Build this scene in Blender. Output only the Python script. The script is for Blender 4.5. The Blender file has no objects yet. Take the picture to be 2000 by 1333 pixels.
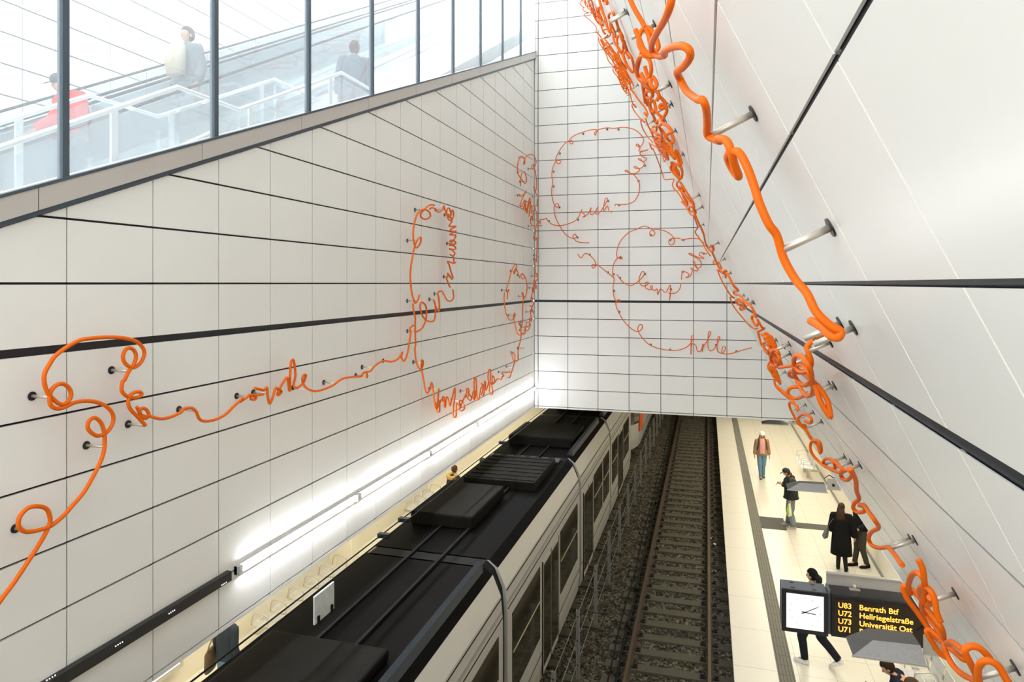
import bpy, bmesh, math, random
from mathutils import Vector, Matrix
random.seed(7)
sc = bpy.context.scene
COL = sc.collection
h = 0.45                     # height of one wall panel row
ZC = 6.95                    # camera height above the platforms
F = 1324.0; CX = 1000.0; HY = 554.0
SN, CS = 0.2765, 0.961       # yaw of the camera, left of the track direction
XL = -9.49*h                 # left wall face
YF = 37.6*h                  # far wall face
CR, MR = 1.03*h, 0.485       # leaning wall: X = CR + MR*(depth below the eye)
XB = -21.5*h                 # rear wall of the stair hall
HB = 7.1*h                   # lower edge of the walls below eye level
NR = Vector((-1.0, 0.0, -MR)).normalized()   # into the shaft from the leaning wall

def ray(px, py):
    u = (px-CX)/F; v = (py-HY)/F
    d = SN*u+CS
    return (CS*u-SN)/d, v/d
def atY(px, py, Y):
    tx, ty = ray(px, py)
    return Vector((tx*Y, Y, ZC-ty*Y))
def onX(px, py, X):
    tx, ty = ray(px, py)
    return atY(px, py, X/tx)
def onLean(px, py, off=0.0):
    tx, ty = ray(px, py)
    c = CR-off*math.sqrt(1+MR*MR)
    return atY(px, py, c/(tx-MR*ty))

# ------------------------------------------------------------------ materials
def _mat(name):
    m = bpy.data.materials.new(name); m.use_nodes = True
    nt = m.node_tree
    return m, nt, nt.nodes['Principled BSDF']
def mat(name, col, rough=0.5, metal=0.0, spec=0.5, emit=None, es=0.0, noise=0.0, nscale=8.0, bump=0.0, bscale=60.0, coat=0.0, var=None):
    m, nt, b = _mat(name)
    b.inputs['Base Color'].default_value = (*col, 1)
    b.inputs['Roughness'].default_value = rough
    b.inputs['Metallic'].default_value = metal
    b.inputs['Specular IOR Level'].default_value = spec
    b.inputs['Coat Weight'].default_value = coat
    if emit:
        b.inputs['Emission Color'].default_value = (*emit, 1)
        b.inputs['Emission Strength'].default_value = es
    tc = nt.nodes.new('ShaderNodeTexCoord')
    if noise > 0:
        n = nt.nodes.new('ShaderNodeTexNoise'); n.inputs['Scale'].default_value = nscale; n.inputs['Detail'].default_value = 5
        nt.links.new(tc.outputs['Object'], n.inputs['Vector'])
        r = nt.nodes.new('ShaderNodeMapRange'); r.inputs['To Min'].default_value = 1-noise; r.inputs['To Max'].default_value = 1+noise
        nt.links.new(n.outputs['Fac'], r.inputs['Value'])
        mx = nt.nodes.new('ShaderNodeVectorMath'); mx.operation = 'SCALE'
        mx.inputs[0].default_value = col
        nt.links.new(r.outputs['Result'], mx.inputs['Scale'])
        nt.links.new(mx.outputs[0], b.inputs['Base Color'])
    if bump > 0:
        n2 = nt.nodes.new('ShaderNodeTexNoise'); n2.inputs['Scale'].default_value = bscale
        nt.links.new(tc.outputs['Object'], n2.inputs['Vector'])
        bp = nt.nodes.new('ShaderNodeBump'); bp.inputs['Strength'].default_value = bump; bp.inputs['Distance'].default_value = 0.02
        nt.links.new(n2.outputs['Fac'], bp.inputs['Height'])
        nt.links.new(bp.outputs['Normal'], b.inputs['Normal'])
    return m
def glass_mat(name, tint=(0.93, 0.97, 0.99), haze=0.2, refl=0.1):
    m = bpy.data.materials.new(name); m.use_nodes = True; nt = m.node_tree; nt.nodes.clear()
    out = nt.nodes.new('ShaderNodeOutputMaterial')
    tr = nt.nodes.new('ShaderNodeBsdfTransparent'); tr.inputs['Color'].default_value = (*tint, 1)
    gl = nt.nodes.new('ShaderNodeBsdfGlossy'); gl.inputs['Roughness'].default_value = 0.03
    df = nt.nodes.new('ShaderNodeBsdfTranslucent'); df.inputs['Color'].default_value = (0.92, 0.95, 1, 1)
    m1 = nt.nodes.new('ShaderNodeMixShader'); m2 = nt.nodes.new('ShaderNodeMixShader')
    m1.inputs[0].default_value = haze
    nt.links.new(tr.outputs[0], m1.inputs[1]); nt.links.new(df.outputs[0], m1.inputs[2])
    fr = nt.nodes.new('ShaderNodeLayerWeight'); fr.inputs['Blend'].default_value = 0.25
    mu = nt.nodes.new('ShaderNodeMath'); mu.operation = 'MULTIPLY'; mu.inputs[1].default_value = refl*4
    nt.links.new(fr.outputs['Fresnel'], mu.inputs[0]); nt.links.new(mu.outputs[0], m2.inputs[0])
    nt.links.new(m1.outputs[0], m2.inputs[1]); nt.links.new(gl.outputs[0], m2.inputs[2])
    nt.links.new(m2.outputs[0], out.inputs['Surface'])
    return m

# ------------------------------------------------------------------ mesh helpers
def box(bm, x0, x1, y0, y1, z0, z1, mi=0):
    vs = [bm.verts.new(p) for p in ((x0,y0,z0),(x1,y0,z0),(x1,y1,z0),(x0,y1,z0),(x0,y0,z1),(x1,y0,z1),(x1,y1,z1),(x0,y1,z1))]
    for q in ((0,3,2,1),(4,5,6,7),(0,1,5,4),(1,2,6,5),(2,3,7,6),(3,0,4,7)):
        f = bm.faces.new([vs[i] for i in q]); f.material_index = mi
def prism(bm, poly, vec, mi=0):
    vec = Vector(vec)
    a = [bm.verts.new(Vector(p)) for p in poly]; b = [bm.verts.new(Vector(p)+vec) for p in poly]
    n = len(poly)
    fs = [bm.faces.new(a), bm.faces.new(b[::-1])]
    for i in range(n):
        fs.append(bm.faces.new((a[i], b[i], b[(i+1) % n], a[(i+1) % n])))
    for f in fs: f.material_index = mi
def smooth_pts(pts, sub=6, closed=False):
    out = []
    n = len(pts)
    for i in range(n-1):
        p0 = pts[max(i-1, 0)]; p1 = pts[i]; p2 = pts[i+1]; p3 = pts[min(i+2, n-1)]
        for k in range(sub):
            t = k/sub
            out.append(0.5*((2*p1)+(p2-p0)*t+(2*p0-5*p1+4*p2-p3)*t*t+(3*p1-p0-3*p2+p3)*t**3))
    out.append(pts[-1])
    return out
def sweep(bm, pts, r, sides=8, mi=0, up=None, smooth=True, cap=True):
    """r: number, or list of numbers / (rx, ry) per point"""
    pts = [Vector(p) for p in pts]
    cl = [pts[0]]; rr = [r[0] if isinstance(r, list) else r]
    for i in range(1, len(pts)):
        if (pts[i]-cl[-1]).length > 1e-5:
            cl.append(pts[i]); rr.append(r[i] if isinstance(r, list) else r)
    pts = cl; n = len(pts)
    if n < 2: return
    tan = []
    for i in range(n):
        t = pts[min(i+1, n-1)]-pts[max(i-1, 0)]
        if t.length < 1e-7: t = tan[-1] if tan else Vector((0,0,1))
        tan.append(t.normalized())
    ref = Vector(up) if up else (Vector((0,0,1)) if abs(tan[0].z) < 0.9 else Vector((1,0,0)))
    nrm = (ref-tan[0]*ref.dot(tan[0])).normalized()
    rings = []
    for i in range(n):
        if up:
            q = Vector(up)-tan[i]*Vector(up).dot(tan[i])
        else:
            q = nrm-tan[i]*nrm.dot(tan[i])
        if q.length < 1e-6: q = nrm
        nrm = q.normalized()
        bn = tan[i].cross(nrm)
        ra = rr[i]; rx, ry = ra if isinstance(ra, tuple) else (ra, ra)
        rings.append([bm.verts.new(pts[i]+nrm*math.cos(2*math.pi*k/sides)*rx+bn*math.sin(2*math.pi*k/sides)*ry) for k in range(sides)])
    for i in range(n-1):
        for k in range(sides):
            f = bm.faces.new((rings[i][k], rings[i][(k+1) % sides], rings[i+1][(k+1) % sides], rings[i+1][k]))
            f.smooth = smooth; f.material_index = mi
    if cap:
        f = bm.faces.new(rings[0][::-1]); f.material_index = mi
        f = bm.faces.new(rings[-1]); f.material_index = mi
def cyl(bm, a, b, r, sides=16, mi=0, r2=None):
    sweep(bm, [a, b], [r, r if r2 is None else r2], sides, mi)
def ellipsoid(bm, c, rx, ry, rz, mi=0, seg=12, ring=8, M=None, flt=None):
    res = bmesh.ops.create_uvsphere(bm, u_segments=seg, v_segments=ring, radius=1.0)
    c = Vector(c)
    for v in res['verts']:
        p = Vector((v.co.x*rx, v.co.y*ry, v.co.z*rz))
        if flt: p = flt(p)
        if M: p = M @ p
        v.co = p+c
    for v in res['verts']:
        for f in v.link_faces: f.smooth = True; f.material_index = mi
def B(): return bmesh.new()
def obj(name, bm, mats, parent=None, loc=None, recalc=True, bevel=0.0):
    if recalc: bmesh.ops.recalc_face_normals(bm, faces=bm.faces)
    me = bpy.data.meshes.new(name); bm.to_mesh(me); bm.free()
    for m in (mats if isinstance(mats, (list, tuple)) else [mats]): me.materials.append(m)
    o = bpy.data.objects.new(name, me); COL.objects.link(o)
    if loc: o.location = loc
    if parent: o.parent = parent
    if bevel > 0:
        md = o.modifiers.new('bevel', 'BEVEL'); md.width = bevel; md.segments = 2; md.limit_method = 'ANGLE'
    return o
def tag(o, label, cat, group=None, kind=None):
    if label: o['label'] = label
    if cat: o['category'] = cat
    if group: o['group'] = group
    if kind: o['kind'] = kind
    return o
def thing(name, label, cat, loc=(0,0,0), rz=0.0, group=None):
    o = bpy.data.objects.new(name, None); COL.objects.link(o)
    o.empty_display_size = 0.1
    o.location = loc; o.rotation_euler = (0, 0, rz)
    return tag(o, label, cat, group)
def struct(name, bm, mats, label=None, parent=None, recalc=True):
    o = obj(name, bm, mats, parent, recalc=recalc)
    if not parent: o['kind'] = 'structure'
    if label and not parent: o['label'] = label
    return o
def dup(root, loc=None, rz=None, label=None, group=None):
    r = root.copy(); COL.objects.link(r)
    if loc is not None: r.location = loc
    if rz is not None: r.rotation_euler = (0, 0, rz)
    if label: r['label'] = label
    if group: r['group'] = group
    def rec(src, dst):
        for ch in [c for c in bpy.data.objects if c.parent == src and c != dst]:
            c = ch.copy(); COL.objects.link(c); c.parent = dst; rec(ch, c)
    rec(root, r)
    return r

M = {}
M['panel'] = mat('white_enamel_panel', (0.86, 0.85, 0.82), 0.32, spec=0.4, noise=0.025, nscale=1.2)
M['panel_warm'] = mat('warm_lit_enamel_panel', (0.86, 0.838, 0.79), 0.3, spec=0.4, noise=0.02, nscale=1.2)  # white panel copy, warm light from the platforms put into its colour
M['panel_far'] = mat('white_enamel_panel_far', (0.85, 0.845, 0.82), 0.4, spec=0.4, noise=0.02, nscale=1.2)
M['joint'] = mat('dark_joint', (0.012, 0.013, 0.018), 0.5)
M['alu_joint'] = mat('grey_joint', (0.24, 0.24, 0.22), 0.5)
M['pale_joint'] = mat('pale_joint', (0.5, 0.5, 0.46), 0.5)
M['orange'] = mat('orange_lacquer', (0.80, 0.14, 0.001), 0.5, noise=0.06, nscale=5, spec=0.25)
M['steel'] = mat('brushed_steel', (0.60, 0.56, 0.48), 0.4, metal=0.55)
M['blacksteel'] = mat('black_steel', (0.02, 0.02, 0.022), 0.4, metal=0.3)
M['trimgrey'] = mat('grey_beige_cladding', (0.56, 0.53, 0.5), 0.35, metal=0.3, noise=0.04, nscale=2)
M['post'] = mat('dark_glazing_bar', (0.07, 0.095, 0.12), 0.35, metal=0.3)
M['glass'] = glass_mat('glazing', haze=0.16, refl=0.05)
M['balus'] = glass_mat('balustrade_glass', tint=(0.9, 0.95, 0.96), haze=0.12, refl=0.1)
M['rail_white'] = mat('pale_metal_handrail', (0.8, 0.8, 0.78), 0.3, metal=0.4)
M['rubber'] = mat('black_rubber', (0.008, 0.008, 0.009), 0.7, spec=0.15)
M['stairstone'] = mat('grey_stair_stone', (0.62, 0.62, 0.62), 0.6, noise=0.05)
M['esc'] = mat('escalator_steel', (0.62, 0.64, 0.66), 0.35, metal=0.5)
M['cream'] = mat('cream_wall', (0.82, 0.77, 0.63), 0.45, noise=0.02)
M['concrete'] = mat('dark_concrete', (0.12, 0.11, 0.09), 0.8, noise=0.15, nscale=3)
M['slab'] = mat('pale_soffit', (0.7, 0.68, 0.62), 0.7)
M['dial'] = mat('lit_clock_dial', (0.9, 0.93, 0.96), 0.3, emit=(0.86, 0.93, 1), es=0.4)
# ================================================================== the shell
GAP = 0.036*h; VG = 0.026*h
def clip(poly, f):
    out = []
    for i in range(len(poly)):
        a, b = poly[i], poly[(i+1) % len(poly)]
        fa, fb = f(a), f(b)
        if fa >= 0: out.append(a)
        if (fa >= 0) != (fb >= 0):
            t = fa/(fa-fb); out.append((a[0]+(b[0]-a[0])*t, a[1]+(b[1]-a[1])*t))
    return out
def area(p):
    return abs(sum(p[i][0]*p[(i+1) % len(p)][1]-p[(i+1) % len(p)][0]*p[i][1] for i in range(len(p))))/2
def panels(bm, s0, s1, joints_s, rows, place, thick, clips=(), mi=0, gap=GAP, vg=VG, skip=None):
    js = [s for s in joints_s if s0 < s < s1]; js = [s0]+js+[s1]
    for (a, b, ga, gb) in rows:            # depth below eye a..b, half gaps at the ends
        for i in range(len(js)-1):
            l = js[i]+(vg/2 if i > 0 else 0); r = js[i+1]-(vg/2 if i < len(js)-2 else 0)
            poly = [(l, a+ga), (r, a+ga), (r, b-gb), (l, b-gb)]
            for c in clips:
                if poly: poly = clip(poly, c)
            if len(poly) < 3 or area(poly) < 1e-4: continue
            prism(bm, [place(s, d) for s, d in poly], thick, mi)
def rowset(nlo, nhi, bottom):
    rows = []
    for n in range(nlo, nhi):
        ga = GAP/2; gb = GAP/2
        if n == 1: ga = 0.065*h
        if n+1 == 1: gb = 0.065*h
        rows.append((n*h, (n+1)*h, ga, gb))
    rows.append((nhi*h, bottom, GAP/2, 0))
    return rows
# line of the stair band along the left wall (height above the eye as a function of Y)
def band_lo(Y): return 0.80*h+0.3943*(Y-7.12*h)
def band_hi(Y): return 1.209*h+0.3943*(Y-7.12*h)
TH = 0.022
# wall_left : panels clipped below the sloping band
bm = B()
jl = [8.15*h+1.692*h*k for k in range(-8, 18)]
cl = lambda p: (p[1]+band_lo(p[0]))-0.03*h
panels(bm, -3.2, YF, jl, rowset(-13, 7, HB), lambda s, d: (XL-TH, s, ZC-d), (TH, 0, 0), [cl])
poly = clip([(-3.2, -13*h), (YF, -13*h), (YF, HB-0.01), (-3.2, HB-0.01)], cl)
prism(bm, [(XL-TH-0.012, s, ZC-d) for s, d in poly], (-0.25, 0, 0), 1)
for s in jl:                                   # grey strips behind the upright joints
    if s < YF-0.02:
        top = band_lo(s)-0.06*h
        for (a, b, ga, gb) in rowset(-13, 7, HB):
            hi = min(ZC-a-ga, ZC+top); lo = ZC-b+gb
            if s > -3 and hi > lo: box(bm, XL-TH-0.014, XL-0.012, s-0.02, s+0.02, lo, hi, 2)
struct('wall_left', bm, [M['panel'], M['joint'], M['alu_joint']])
# wall_far
bm = B()
x0 = -7.55*h-1.71*h
jf = [x0+1.712*h*k for k in range(0, 9)]
leanclip = lambda p: (CR+MR*p[1]+0.06)-p[0]
panels(bm, XL, 5.2, jf, rowset(-18, 7, HB), lambda s, d: (s, YF, ZC-d), (0, TH, 0), [leanclip], vg=0.03*h)
poly = clip([(XL, -18*h), (5.2, -18*h), (5.2, HB-0.01), (XL, HB-0.01)], leanclip)
prism(bm, [(s, YF+TH+0.012, ZC-d) for s, d in poly], (0, 0.25, 0), 1)
struct('wall_far', bm, [M['panel_far'], M['joint']])
# wall_right : the leaning wall
bm = B()
jr = [3.27*h+1.69*h*k for k in range(-6, 22)]
panels(bm, -3.2, YF, jr, rowset(-18, 7, HB), lambda s, d: (CR+MR*d, s, ZC-d), (0.007, 0, 0), [], vg=0.022*h)
prism(bm, [(CR+MR*d+0.013, s, ZC-d) for s, d in ((-3.2, -18*h), (YF, -18*h), (YF, HB-0.01), (-3.2, HB-0.01))], (0.25, 0, 0), 1)
for s in jr:
    if -3 < s < YF-0.02:
        for (a, b, ga, gb) in rowset(-18, 7, HB):
            prism(bm, [(CR+MR*d+0.004, y, ZC-d) for y, d in ((s-0.012, a+ga), (s+0.012, a+ga), (s+0.012, b-gb), (s-0.012, b-gb))], (0.012, 0, 0), 2)
prism(bm, [(CR+MR*HB-0.012, -3.2, ZC-HB), (CR+MR*HB+0.3, -3.2, ZC-HB), (CR+MR*HB+0.3, -3.2, ZC-HB+0.03), (CR+MR*HB+0.0, -3.2, ZC-HB+0.03)], (0, YF+3.2, 0), 0)
struct('wall_right', bm, [M['panel_warm'], M['joint'], M['pale_joint']])
# corner profile between left and far wall
bm = B()
box(bm, XL, XL+0.012, YF-0.03, YF, ZC-HB, ZC+13*h)
box(bm, x0-0.012, x0+0.0, YF-0.012, YF, ZC-HB, ZC+15*h)
struct('trim_1', bm, M['alu_joint'])
# sloping band below the glazing
bm = B(); bs = B()
Y0, Y1 = -3.2, YF-0.005
def sl(Y, off): return ZC+band_hi(Y)+off
cuts = [Y0]+[7.6*h-3.34*h+3.34*h*k for k in range(0, 12) if 7.6*h-3.34*h+3.34*h*k < Y1]+[Y1]
for a, b in zip(cuts[:-1], cuts[1:]):
    a2, b2 = a+0.004, b-0.004
    prism(bm, [(XL+0.05, a2, sl(a2, -0.33*h)), (XL+0.05, b2, sl(b2, -0.33*h)), (XL+0.05, b2, sl(b2, 0)), (XL+0.05, a2, sl(a2, 0))], (-0.25, 0, 0))
struct('trim_2', bm, M['trimgrey'])
prism(bs, [(XL+0.02, Y0, sl(Y0, -0.42*h)), (XL+0.02, Y1, sl(Y1, -0.42*h)), (XL+0.02, Y1, sl(Y1, -0.31*h)), (XL+0.02, Y0, sl(Y0, -0.31*h))], (-0.15, 0, 0))
prism(bs, [(XL+0.056, Y0, sl(Y0, -0.0)), (XL+0.056, Y1, sl(Y1, 0)), (XL+0.056, Y1, sl(Y1, 0.05*h)), (XL+0.056, Y0, sl(Y0, 0.05*h))], (-0.05, 0, 0))
struct('trim_3', bs, M['post'])
# glazing: posts and panes
postY = [8.1*h+3.32*h*k for k in range(-3, 10)]
ZT = ZC+19*h
for i, Y in enumerate(postY):
    if Y > YF-0.1: continue
    bm = B(); box(bm, XL-0.03, XL+0.02, Y-0.026, Y+0.026, ZC+band_hi(Y)-0.02, ZT)
    tag(obj('glazing_post', bm, M['post']), 'dark upright glazing bar standing on the sloping stair band', 'glazing bar', 'glazing bars of the stair hall', 'structure')
bm = B()
edges = [Y0]+[y for y in postY if y > Y0]+[YF-0.03]
for a, b in zip(edges[:-1], edges[1:]):
    if b-a < 0.1: continue
    prism(bm, [(XL-0.005, a+0.02, ZC+band_hi(a+0.02)), (XL-0.005, b-0.02, ZC+band_hi(b-0.02)), (XL-0.005, b-0.02, ZT), (XL-0.005, a+0.02, ZT)], (-0.002, 0, 0))
struct('window_1', bm, M['glass'])
# end post by the corner
bm = B(); box(bm, XL-0.03, XL+0.03, YF-0.06, YF-0.02, ZC+band_hi(YF)-0.05, ZT)
struct('trim_4', bm, M['rail_white'])
# rear wall of the stair hall
bm = B()
jb = [-1.0+1.7*h*k for k in range(0, 40)]
jb = [abs(XB)*(0.7847-0.0)*1.0+1.7*h*(k) for k in range(-10, 24)]
jb = [abs(XB)/1.2744+1.7*h*k for k in range(-12, 20)]
panels(bm, -4, 21.0, jb, [(n*h, (n+1)*h, 0.012, 0.012) for n in range(-26, 3)], lambda s, d: (XB-TH, s, ZC-d), (TH, 0, 0), [], vg=0.02)
prism(bm, [(XB-TH-0.01, s, ZC-d) for s, d in ((-4, -26*h), (21, -26*h), (21, 3*h), (-4, 3*h))], (-0.2, 0, 0), 1)
struct('wall_stair_hall', bm, [M['panel_far'], M['alu_joint']])
# sloping stair hall floor under stairs and escalator
bm = B()
prism(bm, [(XB, -4, ZC-3.9), (XB, 22, ZC-3.9+26*0.5), (XB, 22, ZC-4.2+26*0.5), (XB, -4, ZC-4.2)], (abs(XB)+XL-0.26, 0, 0))
struct('floor_stair_hall', bm, M['stairstone'])

# ---------------------------------------------------------------- platforms, track bed
def tile_mat(name, col, sx, sy, w, jc, rough=0.35, ox=0.0, oy=0.0):
    m, nt, b = _mat(name); b.inputs['Roughness'].default_value = rough
    tc = nt.nodes.new('ShaderNodeTexCoord'); sp = nt.nodes.new('ShaderNodeSeparateXYZ')
    nt.links.new(tc.outputs['Object'], sp.inputs[0])
    def line(out, s, o):
        a = nt.nodes.new('ShaderNodeMath'); a.operation = 'ADD'; a.inputs[1].default_value = 100*s+o; nt.links.new(out, a.inputs[0])
        d = nt.nodes.new('ShaderNodeMath'); d.operation = 'MODULO'; d.inputs[1].default_value = s; nt.links.new(a.outputs[0], d.inputs[0])
        c = nt.nodes.new('ShaderNodeMath'); c.operation = 'LESS_THAN'; c.inputs[1].default_value = w; nt.links.new(d.outputs[0], c.inputs[0])
        return c
    lx = line(sp.outputs['X'], sx, ox); ly = line(sp.outputs['Y'], sy, oy)
    mm = nt.nodes.new('ShaderNodeMath'); mm.operation = 'MAXIMUM'; nt.links.new(lx.outputs[0], mm.inputs[0]); nt.links.new(ly.outputs[0], mm.inputs[1])
    n = nt.nodes.new('ShaderNodeTexNoise'); n.inputs['Scale'].default_value = 30; nt.links.new(tc.outputs['Object'], n.inputs['Vector'])
    r = nt.nodes.new('ShaderNodeMapRange'); r.inputs['To Min'].default_value = 0.93; r.inputs['To Max'].default_value = 1.05; nt.links.new(n.outputs['Fac'], r.inputs['Value'])
    s = nt.nodes.new('ShaderNodeVectorMath'); s.operation = 'SCALE'; s.inputs[0].default_value = col; nt.links.new(r.outputs[0], s.inputs['Scale'])
    mx = nt.nodes.new('ShaderNodeMix'); mx.data_type = 'RGBA'; nt.links.new(mm.outputs[0], mx.inputs['Factor'])
    nt.links.new(s.outputs[0], mx.inputs['A']); mx.inputs['B'].default_value = (*jc, 1)
    nt.links.new(mx.outputs['Result'], b.inputs['Base Color'])
    return m
M['tile'] = tile_mat('cream_platform_tile', (0.74, 0.70, 0.58), 0.62, 0.72, 0.014, (0.55, 0.51, 0.42), ox=0.3)
M['edge_tile'] = tile_mat('cream_edge_slab', (0.76, 0.72, 0.61), 5.0, 1.44, 0.014, (0.5, 0.46, 0.38), ox=2.2)
M['tactile'] = tile_mat('grey_tactile_tile', (0.19, 0.18, 0.14), 0.056, 0.33, 0.014, (0.10, 0.095, 0.07), rough=0.75)
M['greytile'] = mat('grey_guide_tile', (0.11, 0.105, 0.09), 0.75, spec=0.2, noise=0.05)
PE = 0.46; XW = 3.98
YE = 48.0
bm = B()
box(bm, PE+0.25, XW, -8, YE, -0.25, 0.0)
struct('floor_platform_right', bm, M['tile'])
bm = B()
box(bm, PE, 1.21, -8, YE, -0.10, 0.006)
struct('trim_5', bm, M['edge_tile'])
bm = B(); box(bm, 1.21, 1.49, -8, YE, -0.05, 0.01)
tag(obj('tactile_strip', bm, M['tactile']), 'long grey ribbed tactile strip let into the right platform', 'tactile strip')
bm = B()
box(bm, 1.49, 2.16, 20.45, 21.45, -0.05, 0.010); 
box(bm, 2.16, XW-0.05, 20.75, 21.2, -0.05, 0.009)
tag(obj('guide_strip', bm, M['greytile']), 'dark grey guide tiles crossing the right platform', 'guide strip')
bm = B()
box(bm, -8.95, -5.35, -8, YE, -0.25, 0.0)
struct('floor_platform_left', bm, M['tile'])
bm = B(); box(bm, XW, XW+0.2, -8, YE, -0.3, ZC-HB+0.4)
struct('wall_platform_right', bm, M['cream'])
bm = B(); box(bm, -8.95, -8.75, -8, YE, -0.3, ZC-HB+0.4)
struct('wall_platform_left', bm, M['cream'])
bm = B(); box(bm, XW-0.02, XW, -8, YE, 0, 0.09)
struct('baseboard_right', bm, M['alu_joint'])
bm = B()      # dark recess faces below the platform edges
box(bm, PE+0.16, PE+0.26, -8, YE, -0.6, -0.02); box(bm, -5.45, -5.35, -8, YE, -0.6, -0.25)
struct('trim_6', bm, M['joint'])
# soffits
bm = B()
box(bm, CR+MR*HB+0.02, XW+0.2, -8, YF+0.26, ZC-HB+0.04, ZC-HB+0.3)
box(bm, -8.95, XL-0.02, -8, YF+0.26, ZC-HB+0.04, ZC-HB+0.3)
box(bm, -8.95, XW+0.2, YF+0.26, YE, ZC-HB+0.10, ZC-HB+0.4)
struct('ceiling', bm, M['slab'])
bm = B()      # bridge deck under the viewer and tunnel behind
box(bm, XL+0.01, CR+MR*1.9, -3.2, -0.3, ZC-2.0, ZC-1.75)
box(bm, XL+0.01, CR+MR*HB, -8, -3.2, ZC-HB+0.1, ZC-HB+0.3)
box(bm, XL+0.01, CR+MR*HB, -3.3, -3.2, ZC-HB+0.1, ZC-1.75)
struct('floor_bridge', bm, M['concrete'])
bm = B(); box(bm, -9, 4.2, -8.2, -8, -1, ZC-HB+0.4); struct('wall_tunnel_back', bm, M['concrete'])
bm = B(); box(bm, -9, 4.2, YE, YE+0.2, -1, ZC-HB+0.4); struct('wall_tunnel_end', bm, M['cream'])
# lighting channel on the left wall
LXc = XL+0.0
HLt = 6.0*h
bm = B()
box(bm, XL+0.0, XL+0.055, -3.2, 5.30, ZC-HLt-0.045, ZC-HLt+0.045)
ch = tag(obj('light_channel', bm, M['blacksteel'], bevel=0.004), 'black unlit lighting channel with groups of small spots at lower left of the left wall', 'light channel')
M['spot'] = mat('led_spot', (1, 1, 1), 0.3, emit=(0.95, 0.97, 1), es=4)
for px, py in ((438, 1141), (336, 1196), (233, 1259), (100, 1325)):
    p = onX(px, py, XL+0.058)
    bm = B()
    for k in range(4): ellipsoid(bm, (XL+0.056, p.y-0.03+0.02*k, p.z), 0.004, 0.004, 0.004, seg=6, ring=4)
    obj('spot_light', bm, M['spot'], ch)
M['tube'] = mat('white_tube_light', (1, 1, 1), 0.3, emit=(0.93, 0.96, 1.0), es=48)
seg = [5.40+2.29*k for k in range(5)]+[YF-0.02]
for i in range(5):
    a = seg[i]; b = seg[i+1] if i < 4 else YF-0.03
    t = thing('strip_light', 'lit white strip light on the left wall, ' + ['nearest of the row', 'second along the row', 'third along the row', 'fourth along the row', 'farthest, by the corner'][i], 'strip light', (XL, a, ZC-HLt), group='strip lights on the left wall')
    bm = B(); box(bm, 0, 0.03, 0, b-a-0.0, -0.045, 0.045); box(bm, 0, 0.06, 0, 0.05, -0.04, 0.04); box(bm, 0, 0.06, b-a-0.05, b-a, -0.04, 0.04)
    obj('housing', bm, M['esc'], t)
    bm = B(); sweep(bm, [(0.045, 0.06, 0), (0.045, b-a-0.06, 0)], 0.019, 12)
    obj('light_tube', bm, M['tube'], t)
# ================================================================== the orange tube writing
REG = {'P': (0,0,1), 'A': (0,350,3.3333), 'B': (0,700,2.1067), 'C': (400,650,3.3333), 'G': (780,380,5.125), 'H': (800,680,8.886),
       'I': (970,450,4.936), 'J': (970,290,7.845), 'K': (1040,200,4.4425), 'L': (1100,450,4.4425), 'E1': (1100,0,4.4425),
       'E4': (1400,100,2.2217), 'E6': (1230,100,6.06), 'E7': (1280,280,6.06), 'E8': (1380,480,4.4425), 'E9': (1520,640,6.06),
       'E10': (1520,820,4.4425), 'E11': (1700,1050,4.71), 'E12': (1120,0,6.665)}
def px(reg, s):
    ox, oy, k = REG[reg]
    v = [float(a) for a in s.replace(';', ' ').replace(',', ' ').split()]
    return [(ox+v[i]/k, oy+v[i+1]/k) for i in range(0, len(v)-1, 2)]
OFF = 0.165; RK = 0.8
YT = YF-OFF
allpaths = []
def tube_obj(pts3, label, r=0.0175, group='orange tube writing on the walls', sub=5):
    bm = B()
    sweep(bm, smooth_pts(pts3, sub), r*RK, 10)
    o = obj('tube_lettering', bm, M['orange'])
    tag(o, label, 'wall sculpture', group)
    allpaths.append((o, smooth_pts(pts3, 3), []))
    return o
def left(pts, label, r=0.0165):
    out = []
    for x, y in pts:
        p = onX(x, y, XL+OFF)
        if p.y > YT or p.y < 0: p = atY(x, y, YT)
        out.append(p)
    return tube_obj(out, label, r)
def far(pts, label, r=0.0135):
    return tube_obj([atY(x, y, YT) for x, y in pts], label, r)
def lean(pts, label, lo, hi, r=0.0175, off=OFF, smooth=2):
    Ys = []
    for x, y in pts:
        tx, ty = ray(x, y); c = CR-off*math.sqrt(1+MR*MR); d = tx-MR*ty
        Y = c/d if d > 1e-4 else 99
        Ys.append(min(max(Y, lo), hi))
    for _ in range(smooth):
        Ys = [Ys[0]*0.7+Ys[min(1, len(Ys)-1)]*0.3]+[(Ys[i-1]+2*Ys[i]+Ys[i+1])/4 for i in range(1, len(Ys)-1)]+[Ys[-1]*0.7+Ys[-2]*0.3]
    out = []
    for (x, y), Y in zip(pts, Ys):
        p = atY(x, y, Y)
        # never let a tube sink into the leaning wall
        c = CR-0.04*math.sqrt(1+MR*MR); tx, ty = ray(x, y); d = tx-MR*ty
        if d > 1e-4 and Y > c/d: p = atY(x, y, c/d)
        out.append(p)
    return tube_obj(out, label, r)
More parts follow.
